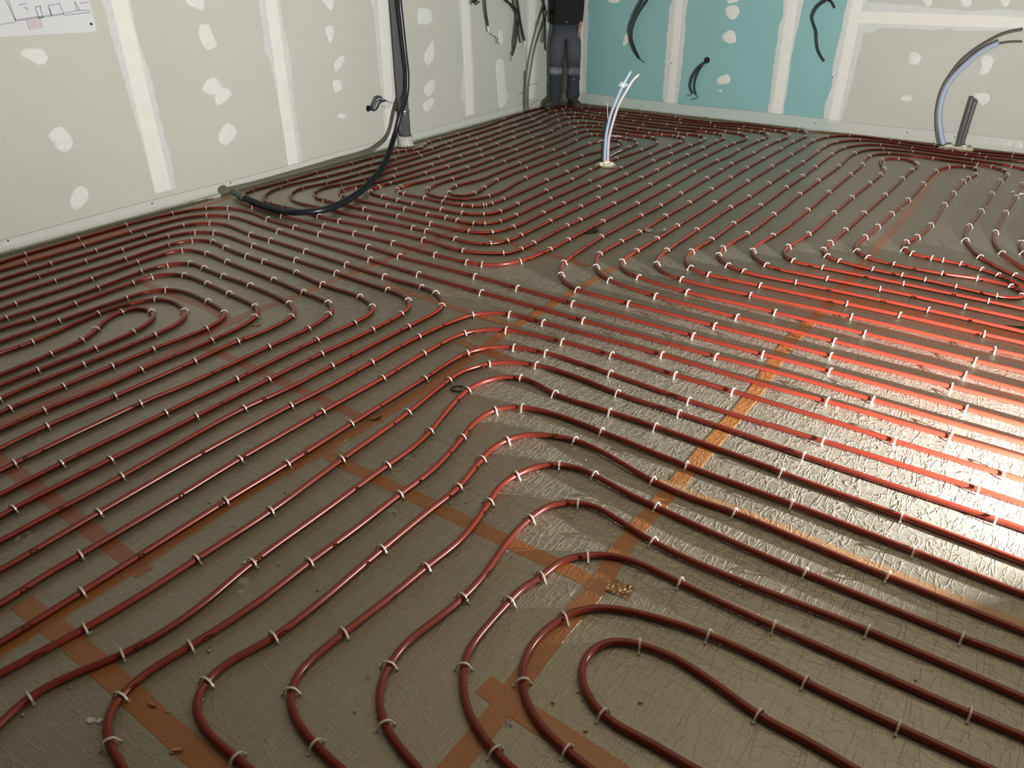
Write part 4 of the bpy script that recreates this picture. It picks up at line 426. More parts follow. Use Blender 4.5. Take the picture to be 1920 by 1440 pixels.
def blob(name, poly, place, thick, m, parent, base=0.0005, smooth_steps=3, seed=0):
    """raised thin smear with a rounded outline traced from its corner points"""
    pts = [Vector((a, b, 0)) for a, b in poly]
    rnd = random.Random(seed)
    n = len(pts); out = []
    for i in range(n):
        p0, p1, p2, p3 = pts[i - 1], pts[i], pts[(i + 1) % n], pts[(i + 2) % n]
        for k in range(smooth_steps):
            t = k / smooth_steps
            q = (p1 * 2 + (p2 - p0) * t + (p0 * 2 - p1 * 5 + p2 * 4 - p3) * t * t + (-p0 + p1 * 3 - p2 * 3 + p3) * t ** 3) * .5
            out.append(q + Vector((rnd.uniform(-1, 1), rnd.uniform(-1, 1), 0)) * .0025)
    c = sum(out, Vector()) / len(out)
    bm = bmesh.new()
    rim = [bm.verts.new(place((q.x, q.y), base * .2)) for q in out]
    mid = [bm.verts.new(place((c.x + (q.x - c.x) * .88, c.y + (q.y - c.y) * .88), base + thick)) for q in out]
    inn = [bm.verts.new(place((c.x + (q.x - c.x) * .5, c.y + (q.y - c.y) * .5), base + thick * .8)) for q in out]
    cen = bm.verts.new(place((c.x, c.y), base + thick * .9))
    N = len(out)
    for i in range(N):
        j = (i + 1) % N
        bm.faces.new((rim[i], rim[j], mid[j], mid[i])); bm.faces.new((mid[i], mid[j], inn[j], inn[i])); bm.faces.new((inn[i], inn[j], cen))
    return bm_obj(name, bm, m, parent, True)

for i, p in enumerate(LEFT_PATCHES): blob('filler_patch', p, LW, .002, M['patch'], wall_left, seed=i)
for i, p in enumerate(RIGHT_PATCHES): blob('filler_patch', p, RW, .002, M['patch'], wall_right, seed=50 + i)

def seam(seam_, place, parent, seed, ztop=2.6):
    rnd = random.Random(seed)
    skl, skr, tl, tr = seam_
    def at(edge, z):
        e = sorted(edge, key=lambda q: q[1])
        if z <= e[0][1]: return e[0][0]
        for a, b in zip(e, e[1:]):
            if a[1] <= z <= b[1]:
                return a[0] + (b[0] - a[0]) * (z - a[1]) / max(b[1] - a[1], 1e-5)
        # above the traced part the seam runs on plumb with a wandering edge
        return e[-1][0] + .012 * math.sin(z * 5 + seed)
    def strip(name, L, R, d, m, wob):
        zb = max(min(q[1] for q in L), min(q[1] for q in R), .02)
        bm = bmesh.new(); prev = None; z = zb
        while z <= ztop:
            a, b = at(L, z), at(R, z)
            a += rnd.uniform(-wob, wob); b += rnd.uniform(-wob, wob)
            cur = (bm.verts.new(place((a, z), 0.0003)), bm.verts.new(place((a + (b - a) * .12, z), d)),
                   bm.verts.new(place((a + (b - a) * .88, z), d)), bm.verts.new(place((b, z), 0.0003)))
            if prev:
                for k in range(3): bm.faces.new((prev[k], prev[k + 1], cur[k + 1], cur[k]))
            prev = cur; z += .03
        bm_obj(name, bm, m, parent)
    strip('joint_filler', skl, skr, .0012, M['skim'], .005)
    strip('joint_tape', tl, tr, .0026, M['joint'], .0008)
for i, s in enumerate(LEFT_SEAMS): seam(s, LW, wall_left, i)
for i, s in enumerate(RIGHT_SEAMS): seam(s, RW, wall_right, 20 + i)
# horizontal filled band on the right wall above the last grey board
def hband(name, top, bot, d, m):
    def at(e, x):
        for a, b in zip(e, e[1:]):
            if a[0] <= x <= b[0]: return a[1] + (b[1] - a[1]) * (x - a[0]) / (b[0] - a[0])
        return e[0][1] if x < e[0][0] else e[-1][1]
    bm = bmesh.new(); prev = None
    x = 3.34; rnd = random.Random(5)
    while x < X1 - .02:
        t, b_ = at(top, x), at(bot, x)
        if x > max(top[-1][0], bot[-1][0]): t, b_ = t + .01 * math.sin(x * 6), b_ + .01 * math.sin(x * 5)
        cur = [bm.verts.new(RW((x, z_), e_)) for z_, e_ in ((b_, .0004), (b_ + (t - b_) * .1, d), (b_ + (t - b_) * .9, d), (t, .0004))]
        if prev:
            for k in range(3): bm.faces.new((prev[k], prev[k + 1], cur[k + 1], cur[k]))
        prev = cur; x += .04
    bm_obj(name, bm, m, wall_right)
hband('joint_filler', RIGHT_BAND[0], RIGHT_BAND[1], .0014, M['skim'])
hband('joint_tape', RIGHT_BAND[2], RIGHT_BAND[3], .003, M['joint'])
for q in LEFT_SCREWS:
    bm = bmesh.new(); bmesh.ops.create_cone(bm, cap_ends=True, segments=10, radius1=.006, radius2=.005, depth=.003, matrix=Matrix.Translation(LW(q, .006)) @ Matrix.Rotation(PI / 2, 4, 'Y'))
    bm_obj('screw', bm, M['black'], wall_left)
for q in RIGHT_SCREWS:
    bm = bmesh.new(); bmesh.ops.create_cone(bm, cap_ends=True, segments=10, radius1=.006, radius2=.005, depth=.003, matrix=Matrix.Translation(RW(q, .006)) @ Matrix.Rotation(PI / 2, 4, 'X'))
    bm_obj('screw', bm, M['black'], wall_right)

# edge film turned up both walls, over a thin foam edge strip
def skirt(name, place, u0, u1, top):
    bm = bmesh.new(); prev = None; n = int((u1 - u0) / .05)
    for i in range(n + 1):
        u = u0 + (u1 - u0) * i / n
        prof = [(.0036, top + .004 * math.sin(u * 3)), (.0042, top * .6), (.010 + .004 * noise.noise(Vector((u * 6, 0, 1))), top * .35), (.018 + .005 * noise.noise(Vector((u * 9, 2, 0))), .026), (.03, .006)]
        cur = [bm.verts.new(place((u, z), d)) for d, z in prof]
        if prev:
            for k in range(4): bm.faces.new((prev[k], prev[k + 1], cur[k + 1], cur[k]))
        prev = cur
    o = bm_obj(name, bm, M['film'], None, True)
    return structure(o)
s1 = skirt('trim_1', LW, Y1 + .05, -.032, .088)
s2 = skirt('trim_2', RW, .032, X1 - .05, .13)
def edge_strip(name, place, u0, u1, d1):
    bm = bmesh.new()
    vs = [bm.verts.new(place((u, z), d)) for u in (u0, u1) for d, z in ((.0005, .02), (d1, .02), (d1, .0005), (.0005, .0005))]
    for k in range(4): bm.faces.new((vs[k], vs[(k + 1) % 4], vs[4 + (k + 1) % 4], vs[4 + k]))
    bm.faces.new(vs[:4]); bm.faces.new(vs[4:])
    return structure(bm_obj(name, bm, M['edge']))
edge_strip('trim_3', LW, Y1 + .05, -.035, .045)
edge_strip('trim_4', RW, .035, X1 - .05, .04)
# thin cut line at the film's upper edge
for nm, place, u0, u1, top in (('film_edge', LW, Y1 + .05, -.04, .088), ('film_edge', RW, .04, X1 - .05, .13)):
    pts = [place((u0 + (u1 - u0) * i / 120, top + .004 * math.sin((u0 + (u1 - u0) * i / 120) * 3)), .0045) for i in range(121)]
    o = tube(nm, pts, .0013, M['edge'], s1 if place is LW else s2, 5, .1)

# ------------------------------------------------------------------ heating pipes
RP_ = 0.0105
def smooth_path(ctrl):
    pts = catmull([(x, y, RP_) for x, y in ctrl], .02)
    pts = resample(pts, .02)
    n = len(pts); out = []
    for i in range(n):
        dist = (pts[i] - Vector(cam.location)).length
        s = min(max(.018 + .0065 * dist, .02), .065) / .02   # the farther, the more hand jitter is evened out
        w = int(s * 2.2) + 1
        w = min(w, i, n - 1 - i)
        if w <= 0: out.append(pts[i].copy()); continue
        acc = Vector(); tot = 0
        for k in range(-w, w + 1):
            g = math.exp(-.5 * (k / s) ** 2); acc += pts[i + k] * g; tot += g
        out.append(acc / tot)
    # gentle lift between clips
    L = 0
    for i, p in enumerate(out):
        p.z = RP_ + .0012 + .0012 * noise.noise(Vector((p.x * 3, p.y * 3, 5)))
    return out
paths = []
for ci, ctrl in enumerate(PIPES):
    path = smooth_path(ctrl)
    paths.append(path)
    pp = path
    bm = bmesh.new()
    tube_bm(bm, pp, RP_, 12)
    o = bm_obj('heating_pipe', bm, M['pipe'], None, True)
    tag(o, PIPE_LABELS[ci], 'pipe', 'red heating pipes on the floor')

# ------------------------------------------------------------------ pipe clips
def clip_bm(bm, Mx):
    prof = [(-.0215, .0015), (-.019, .007), (-.0160, .0125), (-.0140, .0185), (-.0098, .0237), (-.0045, .0262), (0, .0268), (.0045, .0262), (.0098, .0237), (.0140, .0185), (.0160, .0125), (.019, .007), (.0215, .0015)]
    w, t = .0038, .0034
    rings = []
    for i, (a, b) in enumerate(prof):
        p, q = prof[max(i - 1, 0)], prof[min(i + 1, len(prof) - 1)]
        tx, tz = q[0] - p[0], q[1] - p[1]; l = math.hypot(tx, tz); nx, nz = -tz / l, tx / l
        rings.append([bm.verts.new(Mx @ Vector((s * w * .5 * 1.5, a + nx * e, b + nz * e))) for s, e in ((-1, 0), (1, 0), (1, t), (-1, t))])
    for a, b in zip(rings, rings[1:]):
        for k in range(4): bm.faces.new((a[k], a[(k + 1) % 4], b[(k + 1) % 4], b[k]))
    bm.faces.new(rings[0][::-1]); bm.faces.new(rings[-1])
    for s in (-1, 1):
        r = bmesh.ops.create_cube(bm, size=1.0, matrix=Mx @ Matrix.Translation((0, s * .0225, .0035)) @ Matrix.Diagonal((.0065, .0065, .006, 1)))
def clip_matrix(c):
    ci, pi = c[0], c[1]
    q = Vector((*PIPES[ci][pi], RP_)); path = paths[ci]
    # path index nearest the clip, searched near the proportional position
    best = min(range(len(path)), key=lambda k: (path[k].x - q.x) ** 2 + (path[k].y - q.y) ** 2)
    a, b = path[max(best - 2, 0)], path[min(best + 2, len(path) - 1)]
    d = (b - a); ang = math.atan2(d.y, d.x) + random.uniform(-.12, .12)
    p = path[best]
    return Vector((p.x, p.y, 0.0005)), ang
bm = bmesh.new(); clip_bm(bm, Matrix.Identity(4))
proto_me = bpy.data.meshes.new('pipe_clip'); bmesh.ops.recalc_face_normals(bm, faces=bm.faces); bm.to_mesh(proto_me); bm.free()
proto_me.materials.append(M['clip'])
proto = bpy.data.objects.new('pipe_clip', proto_me)
rest = bmesh.new()
for i, c in enumerate(CLIPS):
    loc, ang = clip_matrix(c)
    if i < 300:
        o = proto if i == 0 else proto.copy()
        COL.objects.link(o)
        o.location = loc; o.rotation_euler = (0, 0, ang)
        lab = 'white clip, %s from left, on the %s' % (ORD[c[3]], ROWS[c[2]])
        assert len(lab.split()) <= 16, lab
        tag(o, lab, 'clip', 'white clips pinning the heating pipes')
    else:
        clip_bm(rest, Matrix.Translation(loc) @ Matrix.Rotation(ang, 4, 'Z'))
o = bm_obj('pipe_clips', rest, M['clip'])
tag(o, 'hundreds of tiny white clips on the pipes at the far end of the room', 'clips', None, 'stuff')

# ------------------------------------------------------------------ adhesive tapes on the foil
for ti, (lab, pts, w) in enumerate(TAPES):
    P2 = resample(catmull([(x, y, 0) for x, y in pts], .05), .06)
    bm = bmesh.new(); prev = None; zt = .0006 + .00008 * ti
    for i, p in enumerate(P2):
        T = (P2[min(i + 1, len(P2) - 1)] - P2[max(i - 1, 0)]).normalized(); Nn = Vector((-T.y, T.x, 0))
        ws = w * (.5 + .02 * noise.noise(Vector((i * .4, ti, 0))))
        cur = [bm.verts.new((p.x + Nn.x * s, p.y + Nn.y * s, z)) for s, z in ((-ws, .0002), (-ws * .97, zt), (0, zt + .00015 * noise.noise(Vector((i * .5, 3, ti)))), (ws * .97, zt), (ws, .0002))]
        if prev:
            for k in range(4): bm.faces.new((prev[k], cur[k], cur[k + 1], prev[k + 1]))
        prev = cur
    o = bm_obj('adhesive_tape', bm, M['tape_pale'] if ti == 9 else M['tape_red'] if ti in (1, 3, 4, 5, 13, 15, 16) else M['tape'], None, False)
    tag(o, lab, 'tape', 'orange tape strips on the floor foil')

# ------------------------------------------------------------------ paper plan on the left wall
Pa = Vector((0, *PAPER[0])); Pb = Vector((0, *PAPER[1])); Pc = Vector((0, *PAPER[2]))
eu = (Pa - Pb).normalized(); ev = Vector((0, 0, 1)); ev = (ev - eu * ev.dot(eu)).normalized()
sheet = thing('site_plan', 'large white paper floor plan pinned to the left wall', 'drawing', (0.004, Pb.y, Pb.z))
v = []; f = []
nx, nz = 24, 18
for j in range(nz + 1):
    for i in range(nx + 1):
        q = eu * (1.15 * i / nx) + ev * (.80 * j / nz)
        v.append((.0012 + .004 * (1 - j / nz) * abs(math.sin(i * .4)), q.y, q.z))
for j in range(nz):
    for i in range(nx):
        a = j * (nx + 1) + i; f.append((a, a + 1, a + nx + 2, a + nx + 1))
from_pydata('paper_sheet', v, f, M['paper'], sheet, True)
bm = bmesh.new()
for l in PLAN:
    for a, b in zip(l, l[1:]):
        A, B = Vector((.0075, a[0] - Pb.y, a[1] - Pb.z)), Vector((.0075, b[0] - Pb.y, b[1] - Pb.z))
        d = (B - A).normalized(); n_ = Vector((0, -d.z, d.y)) * .0022
        bm.faces.new([bm.verts.new(q) for q in (A - n_, B - n_, B + n_, A + n_)])
bm_obj('drawn_plan_lines', bm, M['ink'], sheet)
bm = bmesh.new(); bm.faces.new([bm.verts.new((.0074, a - Pb.y, b - Pb.z)) for a, b in PLAN_PINK]); bm_obj('pink_area', bm, M['pink'], sheet)
bm = bmesh.new(); bmesh.ops.create_uvsphere(bm, u_segments=10, v_segments=6, radius=.007, matrix=Matrix.Translation((.008, PAPER_PIN[0] - Pb.y, PAPER_PIN[1] - Pb.z))); bm_obj('pin', bm, M['black'], sheet, True)

# ------------------------------------------------------------------ drain pipe with collar and clamp
px_, py_ = POST
dp = thing('drain_pipe', 'dark grey round drain pipe rising along the left wall behind the hose', 'pipe', (px_, py_, 0))
def lathe(name, prof, m, parent, n=32, cx=0, cy=0):
    bm = bmesh.new(); rings = []
    for r_, z in prof: rings.append([bm.verts.new((cx + r_ * math.cos(2 * PI * k / n), cy + r_ * math.sin(2 * PI * k / n), z)) for k in range(n)])
    for a, b in zip(rings, rings[1:]):
        for k in range(n): bm.faces.new((a[k], a[(k + 1) % n], b[(k + 1) % n], b[k]))
    bm.faces.new(rings[0][::-1]); bm.faces.new(rings[-1])
    return bm_obj(name, bm, m, parent, False)
def shade(o):
    for p in o.data.polygons: p.use_smooth = len(p.vertices) == 4
    return o
shade(lathe('pipe_body', [(.053, .03), (.053, .315), (.0535, .33), (.050, .335), (.050, H - .01)], M['pvc'], dp))
c_ = shade(lathe('clamp_ring', [(.054, .322), (.058, .323), (.058, .345), (.054, .346)], M['steel'], dp))
bm = bmesh.new(); box_bm(bm, (-.035, -.045, .340), (.03, .03, .02), None, .003); box_bm(bm, (-.02, .05, .340), (.03, .02, .02), None, .003); bm_obj('clamp_bolt', bm, M['black'], dp)
shade(lathe('rubber_seal', [(.055, .10), (.0575, .101), (.0575, .108), (.055, .109)], M['black'], dp))
col_ = shade(lathe('floor_collar', [(.066, .004), (.070, .03), (.073, .06), (.0735, .085), (.070, .104), (.055, .106)], M['collar'], dp))
bm = bmesh.new()
for k in range(14):
    a = 2 * PI * k / 14
    bmesh.ops.create_icosphere(bm, subdivisions=2, radius=.016, matrix=Matrix.Translation((.066 * math.cos(a), .066 * math.sin(a), .012)) @ Matrix.Diagonal((1.2, 1.2, .7, 1)))
bm_obj('foam_bead', bm, M['foam'], dp, True)

# ------------------------------------------------------------------ corrugated hose
hz = thing('corrugated_hose', 'thick black corrugated hose hanging down and resting on pipes with green end', 'hose', (HOSE[-6][0], HOSE[-6][1], 0))
base = Vector(hz.location)
hp = [Vector(q) - base for q in HOSE]
hp[0].z = H - .02
hp = [Vector((hp[0].x - .02, hp[0].y, H - .02)), Vector((hp[0].x, hp[0].y + .01, 2.1))] + hp[1:]
full = resample(catmull(hp, .01), .005)
cut = len(full) - int(.19 / .005)
bm = bmesh.new(); tube_bm(bm, full[:cut], .022, 14, True, lambda i: .0205 if i % 2 else .025)
bm_obj('hose_body', bm, M['corr'], hz, True)
bm = bmesh.new(); tube_bm(bm, full[cut - 6:], .027, 14, True, lambda i: .0265 + .002 * noise.noise(Vector((i * .35, 0, 0))))
o = bm_obj('wrapped_end', bm, M['green_end'], hz, True); o['label'] = 'dark green tape-wrapped hose end'
bm = bmesh.new(); tube_bm(bm, full[cut - 8:cut - 5], .0285, 14); bm_obj('wire_tie', bm, M['steel'], hz, True)

# ------------------------------------------------------------------ cables and conduits in the walls
def cable_thing(name, label, cat, parts, group=None):
    t = thing(name, label, cat, tuple(CABLES[parts[0][0]][0][0][0]), 0, group)   # origin where it leaves the wall
    b = Vector(t.location)
    for key, part, m in parts:
        for pts, r in CABLES[key]:
            if key in ('top', 'b1', 'b2', 'b3', 'b4', 'm1', 'm2'): pts = [[-.015, pts[0][1], pts[0][2] + .03]] + pts
            if key in ('e1', 'e2', 'g1'): pts = [[pts[0][0], .015, pts[0][2] + .03]] + pts
            tube(part, [Vector(q) - b for q in pts], r, m, t, 8, .012)
    return t
def hole(q, axis, r, parent, b):
    bm = bmesh.new()
    rot = Matrix.Rotation(PI / 2, 4, 'Y') if axis == 'x' else Matrix.Rotation(PI / 2, 4, 'X')
    off = Vector((.0022, 0, 0)) if axis == 'x' else Vector((0, -.0022, 0))
    bmesh.ops.create_circle(bm, cap_ends=True, segments=20, radius=r, matrix=Matrix.Translation(Vector(q) - b + off) @ rot)
    bm_obj('wall_hole', bm, M['black'], parent)
t = cable_thing('cable_stub', 'short dark conduit, its shadow shaped as a second tube, bare wires, low on left wall', 'cable',
    [('stub', 'conduit', M['blue_cable']), ('stubwire', 'wire', M['cable'])])  # second stub tube is the conduit's cast shadow on the wall, modelled as solid
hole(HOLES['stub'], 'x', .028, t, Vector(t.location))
cable_thing('hanging_cable', 'black cable with white stripped end hanging right of the hose', 'cable',
    [('top', 'cable_sheath', M['cable']), ('topwhite', 'stripped_end', M['white']), ('topwire', 'wire', M['cable'])])
cable_thing('hanging_cable', 'thin dark cable hanging straight, left of the white-tipped thick one', 'cable', [('b1', 'cable_sheath', M['cable'])])
cable_thing('hanging_cable', 'thick black cable with white stripped tip left of the person', 'cable',
    [('b2', 'cable_sheath', M['cable']), ('b2white', 'stripped_end', M['white'])])
cable_thing('hanging_cable', 'dark looping cable ending in a long thin wire, lowest of its bundle', 'cable',
    [('b3', 'cable_sheath', M['cable']), ('b3tip', 'wire', M['cable'])])
cable_thing('hanging_cable', 'thin looping cable crossing inside the bundle left of the person', 'cable', [('b4', 'cable_sheath', M['cable'])])
cable_thing('hanging_cable', 'black cable hanging close beside the person, left one of the pair', 'cable', [('m1', 'cable_sheath', M['cable'])])
cable_thing('hanging_cable', 'black cable directly against the person, right one of the pair', 'cable', [('m2', 'cable_sheath', M['cable'])])
cable_thing('hanging_cable', 'dark cable curving down on the green wall, longer left one of two', 'cable',
    [('e1', 'cable_sheath', M['cable']), ('e1tip', 'wire', M['cable'])])
cable_thing('hanging_cable', 'dark cable curving down on the green wall, shorter right one of two', 'cable', [('e2', 'cable_sheath', M['cable'])])
t = cable_thing('cable_stub', 'two short curved cables coming out of a hole in the green wall', 'cable',
    [('f1', 'cable_sheath', M['cable']), ('f2', 'cable_sheath', M['cable']), ('fw', 'wire', M['cable'])])
hole(HOLES['f'], 'y', .034, t, Vector(t.location))
cable_thing('hanging_cable', 'wavy black cable hanging on the rightmost green board', 'cable', [('g1', 'cable_sheath', M['cable']), ('g2', 'cable_branch', M['cable'])])
bm = bmesh.new(); rnd = random.Random(3)
for k in range(9):
    c0 = Vector((rnd.uniform(0, .03), rnd.uniform(-.03, .03), rnd.uniform(0, .05)))
    tube_bm(bm, catmull([(-.02, 0, .05), c0, c0 + Vector((.02, rnd.uniform(-.05, .05), rnd.uniform(-.05, .01))), c0 + Vector((.01, rnd.uniform(-.06, .06), rnd.uniform(-.05, .03)))], .01), .006, 6)
o = bm_obj('wire_bunch', bm, M['cable'], None, True); o.location = BUNCH
tag(o, 'tangled black wire ends sticking out at the top of the left wall', 'wires')

# ------------------------------------------------------------------ white tubes rising from the floor
tb = Vector(TUBE_BASE)
t = thing('tube_stub', 'pair of white bent water tubes with dark conduits rising from mid floor', 'tubes', tuple(tb))
loc = lambda l: [Vector(q) - tb for q in l]
fix = lambda l, dx, dy: [q + Vector((dx, dy, 0)) for q in loc(l)]
o = tube('bluish_tube', fix(TUBES['left'], .004, -.006), .0125, M['pex_blue'], t, 14)
o = tube('white_tube', fix(TUBES['right'], 0, 0), .0125, M['pex_pink'], t, 14)
o = tube('grey_conduit', fix(TUBES['grey'], -.008, .03), .0125, M['pvc'], t, 12)
o = tube('black_conduit', fix(TUBES['black'], -.01, .01), .011, M['black'], t, 12)
bm = bmesh.new()
a = loc(FILM_SCRAP); bm.faces.new([bm.verts.new(q + Vector((.01, -.017, 0))) for q in a]); r_ = bmesh.ops.solidify(bm, geom=bm.faces[:], thickness=.001)
bm_obj('film_scrap', bm, M['scrap'], t)
for k, l in enumerate(TIES):
    d = Vector((.012, -.018, 0)) if k in (0, 2) else Vector((0, 0, 0))
    o = tube('cable_tie', [q + d for q in loc(l)], .0026, M['white'], t, 4)
def foam(name, c, s, n, seed, parent=None):
    rnd = random.Random(seed); bm = bmesh.new()
    for k in range(n * 3):
        a = rnd.uniform(0, 2 * PI); r_ = rnd.uniform(.0, 1.0)
        bmesh.ops.create_icosphere(bm, subdivisions=3, radius=rnd.uniform(.16, .34) * s, matrix=Matrix.Translation((c[0] + math.cos(a) * r_ * s, c[1] + math.sin(a) * r_ * s * .8, rnd.uniform(.05, .38) * s * (1.15 - r_))) @ Matrix.Diagonal((1, 1, .7, 1)))
    for v_ in bm.verts:
        v_.co += Vector((1, 1, 1)) * (noise.noise(v_.co * 90) * .005)
        v_.co.z = max(v_.co.z, .0008 - (parent.location.z if parent else 0))
    return bm_obj(name, bm, M['foam'], parent, True)
foam('foam_base', (0.01, -.01), .088, 26, 4, t)

# ------------------------------------------------------------------ tubes bending up from the right wall's foot
fa = Vector((FOAM_R[0][0], FOAM_R[0][1] - .02, 0))
t = thing('tube_stub', 'pale blue tube and dark tube arching right from the right wall foot', 'tubes', tuple(fa))
tube('dark_tube', [Vector(q) - fa for q in ARC_DARK], .011, M['arc'], t, 12)
o = tube('pale_blue_tube', [Vector(q) - fa for q in ARC_LIGHT], .0245, M['pex_shade'], t, 14)
tube('thin_lead', [Vector(q) - fa for q in ARC_WIRE], .006, M['arc'], t, 8)
foam('foam_base', (.03, -.035), .080, 20, 9, t)
fb = Vector((FOAM_R[1][0], FOAM_R[1][1] - .015, 0))
t = thing('conduit_stub', 'two short grey conduits leaning right beside the arching tubes', 'conduit', tuple(fb))
tube('conduit', [Vector(q) - fb for q in CONDUIT_R[0]], .019, M['pvc'], t, 14)
tube('conduit', [Vector(q) - fb for q in CONDUIT_R[1]], .022, M['pvc'], t, 14)
foam('foam_base', (.03, -.035), .085, 24, 12, t)

# ------------------------------------------------------------------ litter on the floor
def flake(name, c, size, h, m, label, cat, seed, elong=1.0, rz=0.0, curl=0.0, group=None):
    rnd = random.Random(seed); bm = bmesh.new(); n = 11
    top = []; bot = []
    for k in range(n):
        a = 2 * PI * k / n; r_ = size * rnd.uniform(.7, 1.15)
        x, y = r_ * math.cos(a) * elong, r_ * math.sin(a)
        z = curl * (x / (size * elong)) ** 2
        bot.append(bm.verts.new((x, y, z))); top.append(bm.verts.new((x * .85, y * .85, z + h)))
    for k in range(n): bm.faces.new((bot[k], bot[(k + 1) % n], top[(k + 1) % n], top[k]))
    bm.faces.new(top); bm.faces.new(bot[::-1])
    o = bm_obj(name, bm, m); o.location = (c[0], c[1], .0006); o.rotation_euler = (0, 0, rz)
    return tag(o, label, cat, group)
D = DEBRIS
disc = thing('plastic_plug', 'small round white plug lying between lit pipes near floor centre', 'plug', (D['disc'][0], D['disc'][1], 0.0005), YAW)
shade(lathe('plug_body', [(.021, .0), (.026, .002), (.026, .009), (.023, .012)], M['white'], disc, 24))
# number 12 printed on it
cu = bpy.data.curves.new('number', 'FONT'); cu.body = '12'; cu.size = .03; cu.align_x = 'CENTER'; cu.align_y = 'CENTER'; cu.extrude = .0004
to = bpy.data.objects.new('number', cu); COL.objects.link(to)
bpy.context.view_layer.update()
me = bpy.data.meshes.new_from_object(to.evaluated_get(bpy.context.evaluated_depsgraph_get()))
bpy.data.objects.remove(to); o = link_mesh('printed_number', me, M['black'], disc); o.location = (0, 0, .0128)
o = tube('string', [(0.02, -.015, .002), (.05, -.05, .002), (.07, -.03, .002), (.10, -.035, .002)], .0015, M['smear'], disc, 5)
o = flake('plastic_sliver', D['sliver'], .013, .002, M['white'], 'thin white plastic sliver standing right of the round plug', 'scrap', 3, 3.2, YAW + 1.35, .012)
o = flake('dry_leaf', D['leaf'], .028, .006, M['leaf'], 'dark dry leaf lying near the floor centre', 'leaf', 5, 2.6, YAW + .35, .02)
o = flake('tape_curl', D['curl'], .006, .001, M['leaf'], 'thin dark curl lying on foil beside orange tape', 'scrap', 8, 5.0, YAW + .5, .012)
o = flake('tape_scrap', D['brown'], .014, .002, M['tape'], 'small brown tape scrap by the front left coil', 'scrap', 9, 1.8, YAW, .006)
bm = bmesh.new(); ring = [Vector((.032 * math.cos(2 * PI * k / 24) * (1 + .1 * math.sin(k)), .022 * math.sin(2 * PI * k / 24), .005 + .002 * math.sin(k * 2))) for k in range(25)]
tube_bm(bm, ring, .0035, 6); o = bm_obj('rubber_ring', bm, M['leaf'], None, True); o.location = (D['ring'][0], D['ring'][1], .001); o.rotation_euler = (0, 0, YAW)
tag(o, 'small black oval ring lying left of a humped pipe', 'ring')
flake('plastic_chip', D['chip'], .008, .003, M['white'], 'small white plastic chip left of a clip', 'scrap', 15, 2.2, YAW + .4, .004)
for k, (dx, dy) in enumerate(((0, 0), (.018, .012), (.03, .022))):
    flake('plaster_chip', (D['plaster'][0] + dx, D['plaster'][1] + dy), .010 - .002 * k, .004, M['white'], ('largest', 'middle', 'smallest')[k] + ' of three white plaster flakes lying together at the bottom left', 'plaster', 21 + k, 1.3, 1.0 * k, 0, 'plaster flakes at the bottom left')
flake('tape_scrap', D['tapebit'], .010, .002, M['tape'], 'torn tape bit on the bottom left tape, lower one', 'scrap', 31, 2.0, YAW + .2, .008)
flake('tape_scrap', D['tapebit2'], .008, .002, M['tape'], 'torn tape bit beside the bottom left tape, upper one', 'scrap', 32, 2.0, YAW - .3, .008)
flake('plastic_flake', D['white_flake'], .018, .003, M['white'], 'white plastic flake near the right edge', 'scrap', 33, 2.5, YAW - .6, .015)
flake('dark_tuft', D['tuft'], .018, .003, M['leaf'], 'thin dark tuft near the right edge above lit pipes', 'scrap', 34, 3.5, YAW - .2, .01)
# crumpled tape end
bm = bmesh.new(); n = 12
grid = [[bm.verts.new((.07 * (i / n - .5), .055 * (j / n - .5), .003 + .009 * abs(noise.noise(Vector((i * .55, j * .3, 2)))) + .0012 * math.sin(i * 2.1 + j * .6))) for i in range(n + 1)] for j in range(n + 1)]
for j in range(n):
    for i in range(n): bm.faces.new((grid[j][i], grid[j][i + 1], grid[j + 1][i + 1], grid[j + 1][i]))
o = bm_obj('crumpled_tape', bm, foil_material('crumpled_tape', (.36, .20, .08), False, 1.2, .35)); o.location = (D['crumple'][0], D['crumple'][1], .001); o.rotation_euler = (0, 0, .1)
tag(o, 'crumpled brown tape end at the tape crossing near the oval loop', 'tape')
for k, q in enumerate(PEBBLES):
    rnd = random.Random(k); bm = bmesh.new(); s = rnd.uniform(.0028, .0046)
    bmesh.ops.create_icosphere(bm, subdivisions=2, radius=s, matrix=Matrix.Diagonal((rnd.uniform(1, 1.6), 1, .8, 1)))
    for v_ in bm.verts: v_.co *= 1 + .25 * noise.noise(v_.co * 400 + Vector((k, 0, 0)))
    o = bm_obj('plaster_crumb', bm, M['stone'], None, True); o.location = (q[0], q[1], s * .85); o.rotation_euler = (0, 0, k)
    tag(o, 'tiny pale plaster crumb on the foil, %s from the left of all crumbs' % ORD[k], 'crumb', 'plaster crumbs scattered on the floor')
fl = bpy.data.objects['floor']
for k, (x, y, s) in enumerate(SMEARS):
    rnd = random.Random(k * 3)
    for j in range(4):
        cx, cy = x + rnd.uniform(-.5, .5) * s, y + rnd.uniform(-.5, .5) * s
        n = 9; a0 = rnd.uniform(0, 3)
        poly = []
        for i in range(n):
            a = 2 * PI * i / n; r_ = s * rnd.uniform(.12, .3)
            u_, w_ = r_ * math.cos(a) * 1.5, r_ * math.sin(a) * .6
            poly.append((cx + u_ * math.cos(a0) - w_ * math.sin(a0), cy + u_ * math.sin(a0) + w_ * math.cos(a0)))
        blob('plaster_smear', poly, lambda q, d: (q[0], q[1], d), .0004, M['smear'], fl, .0003, 2, k * 7 + j)

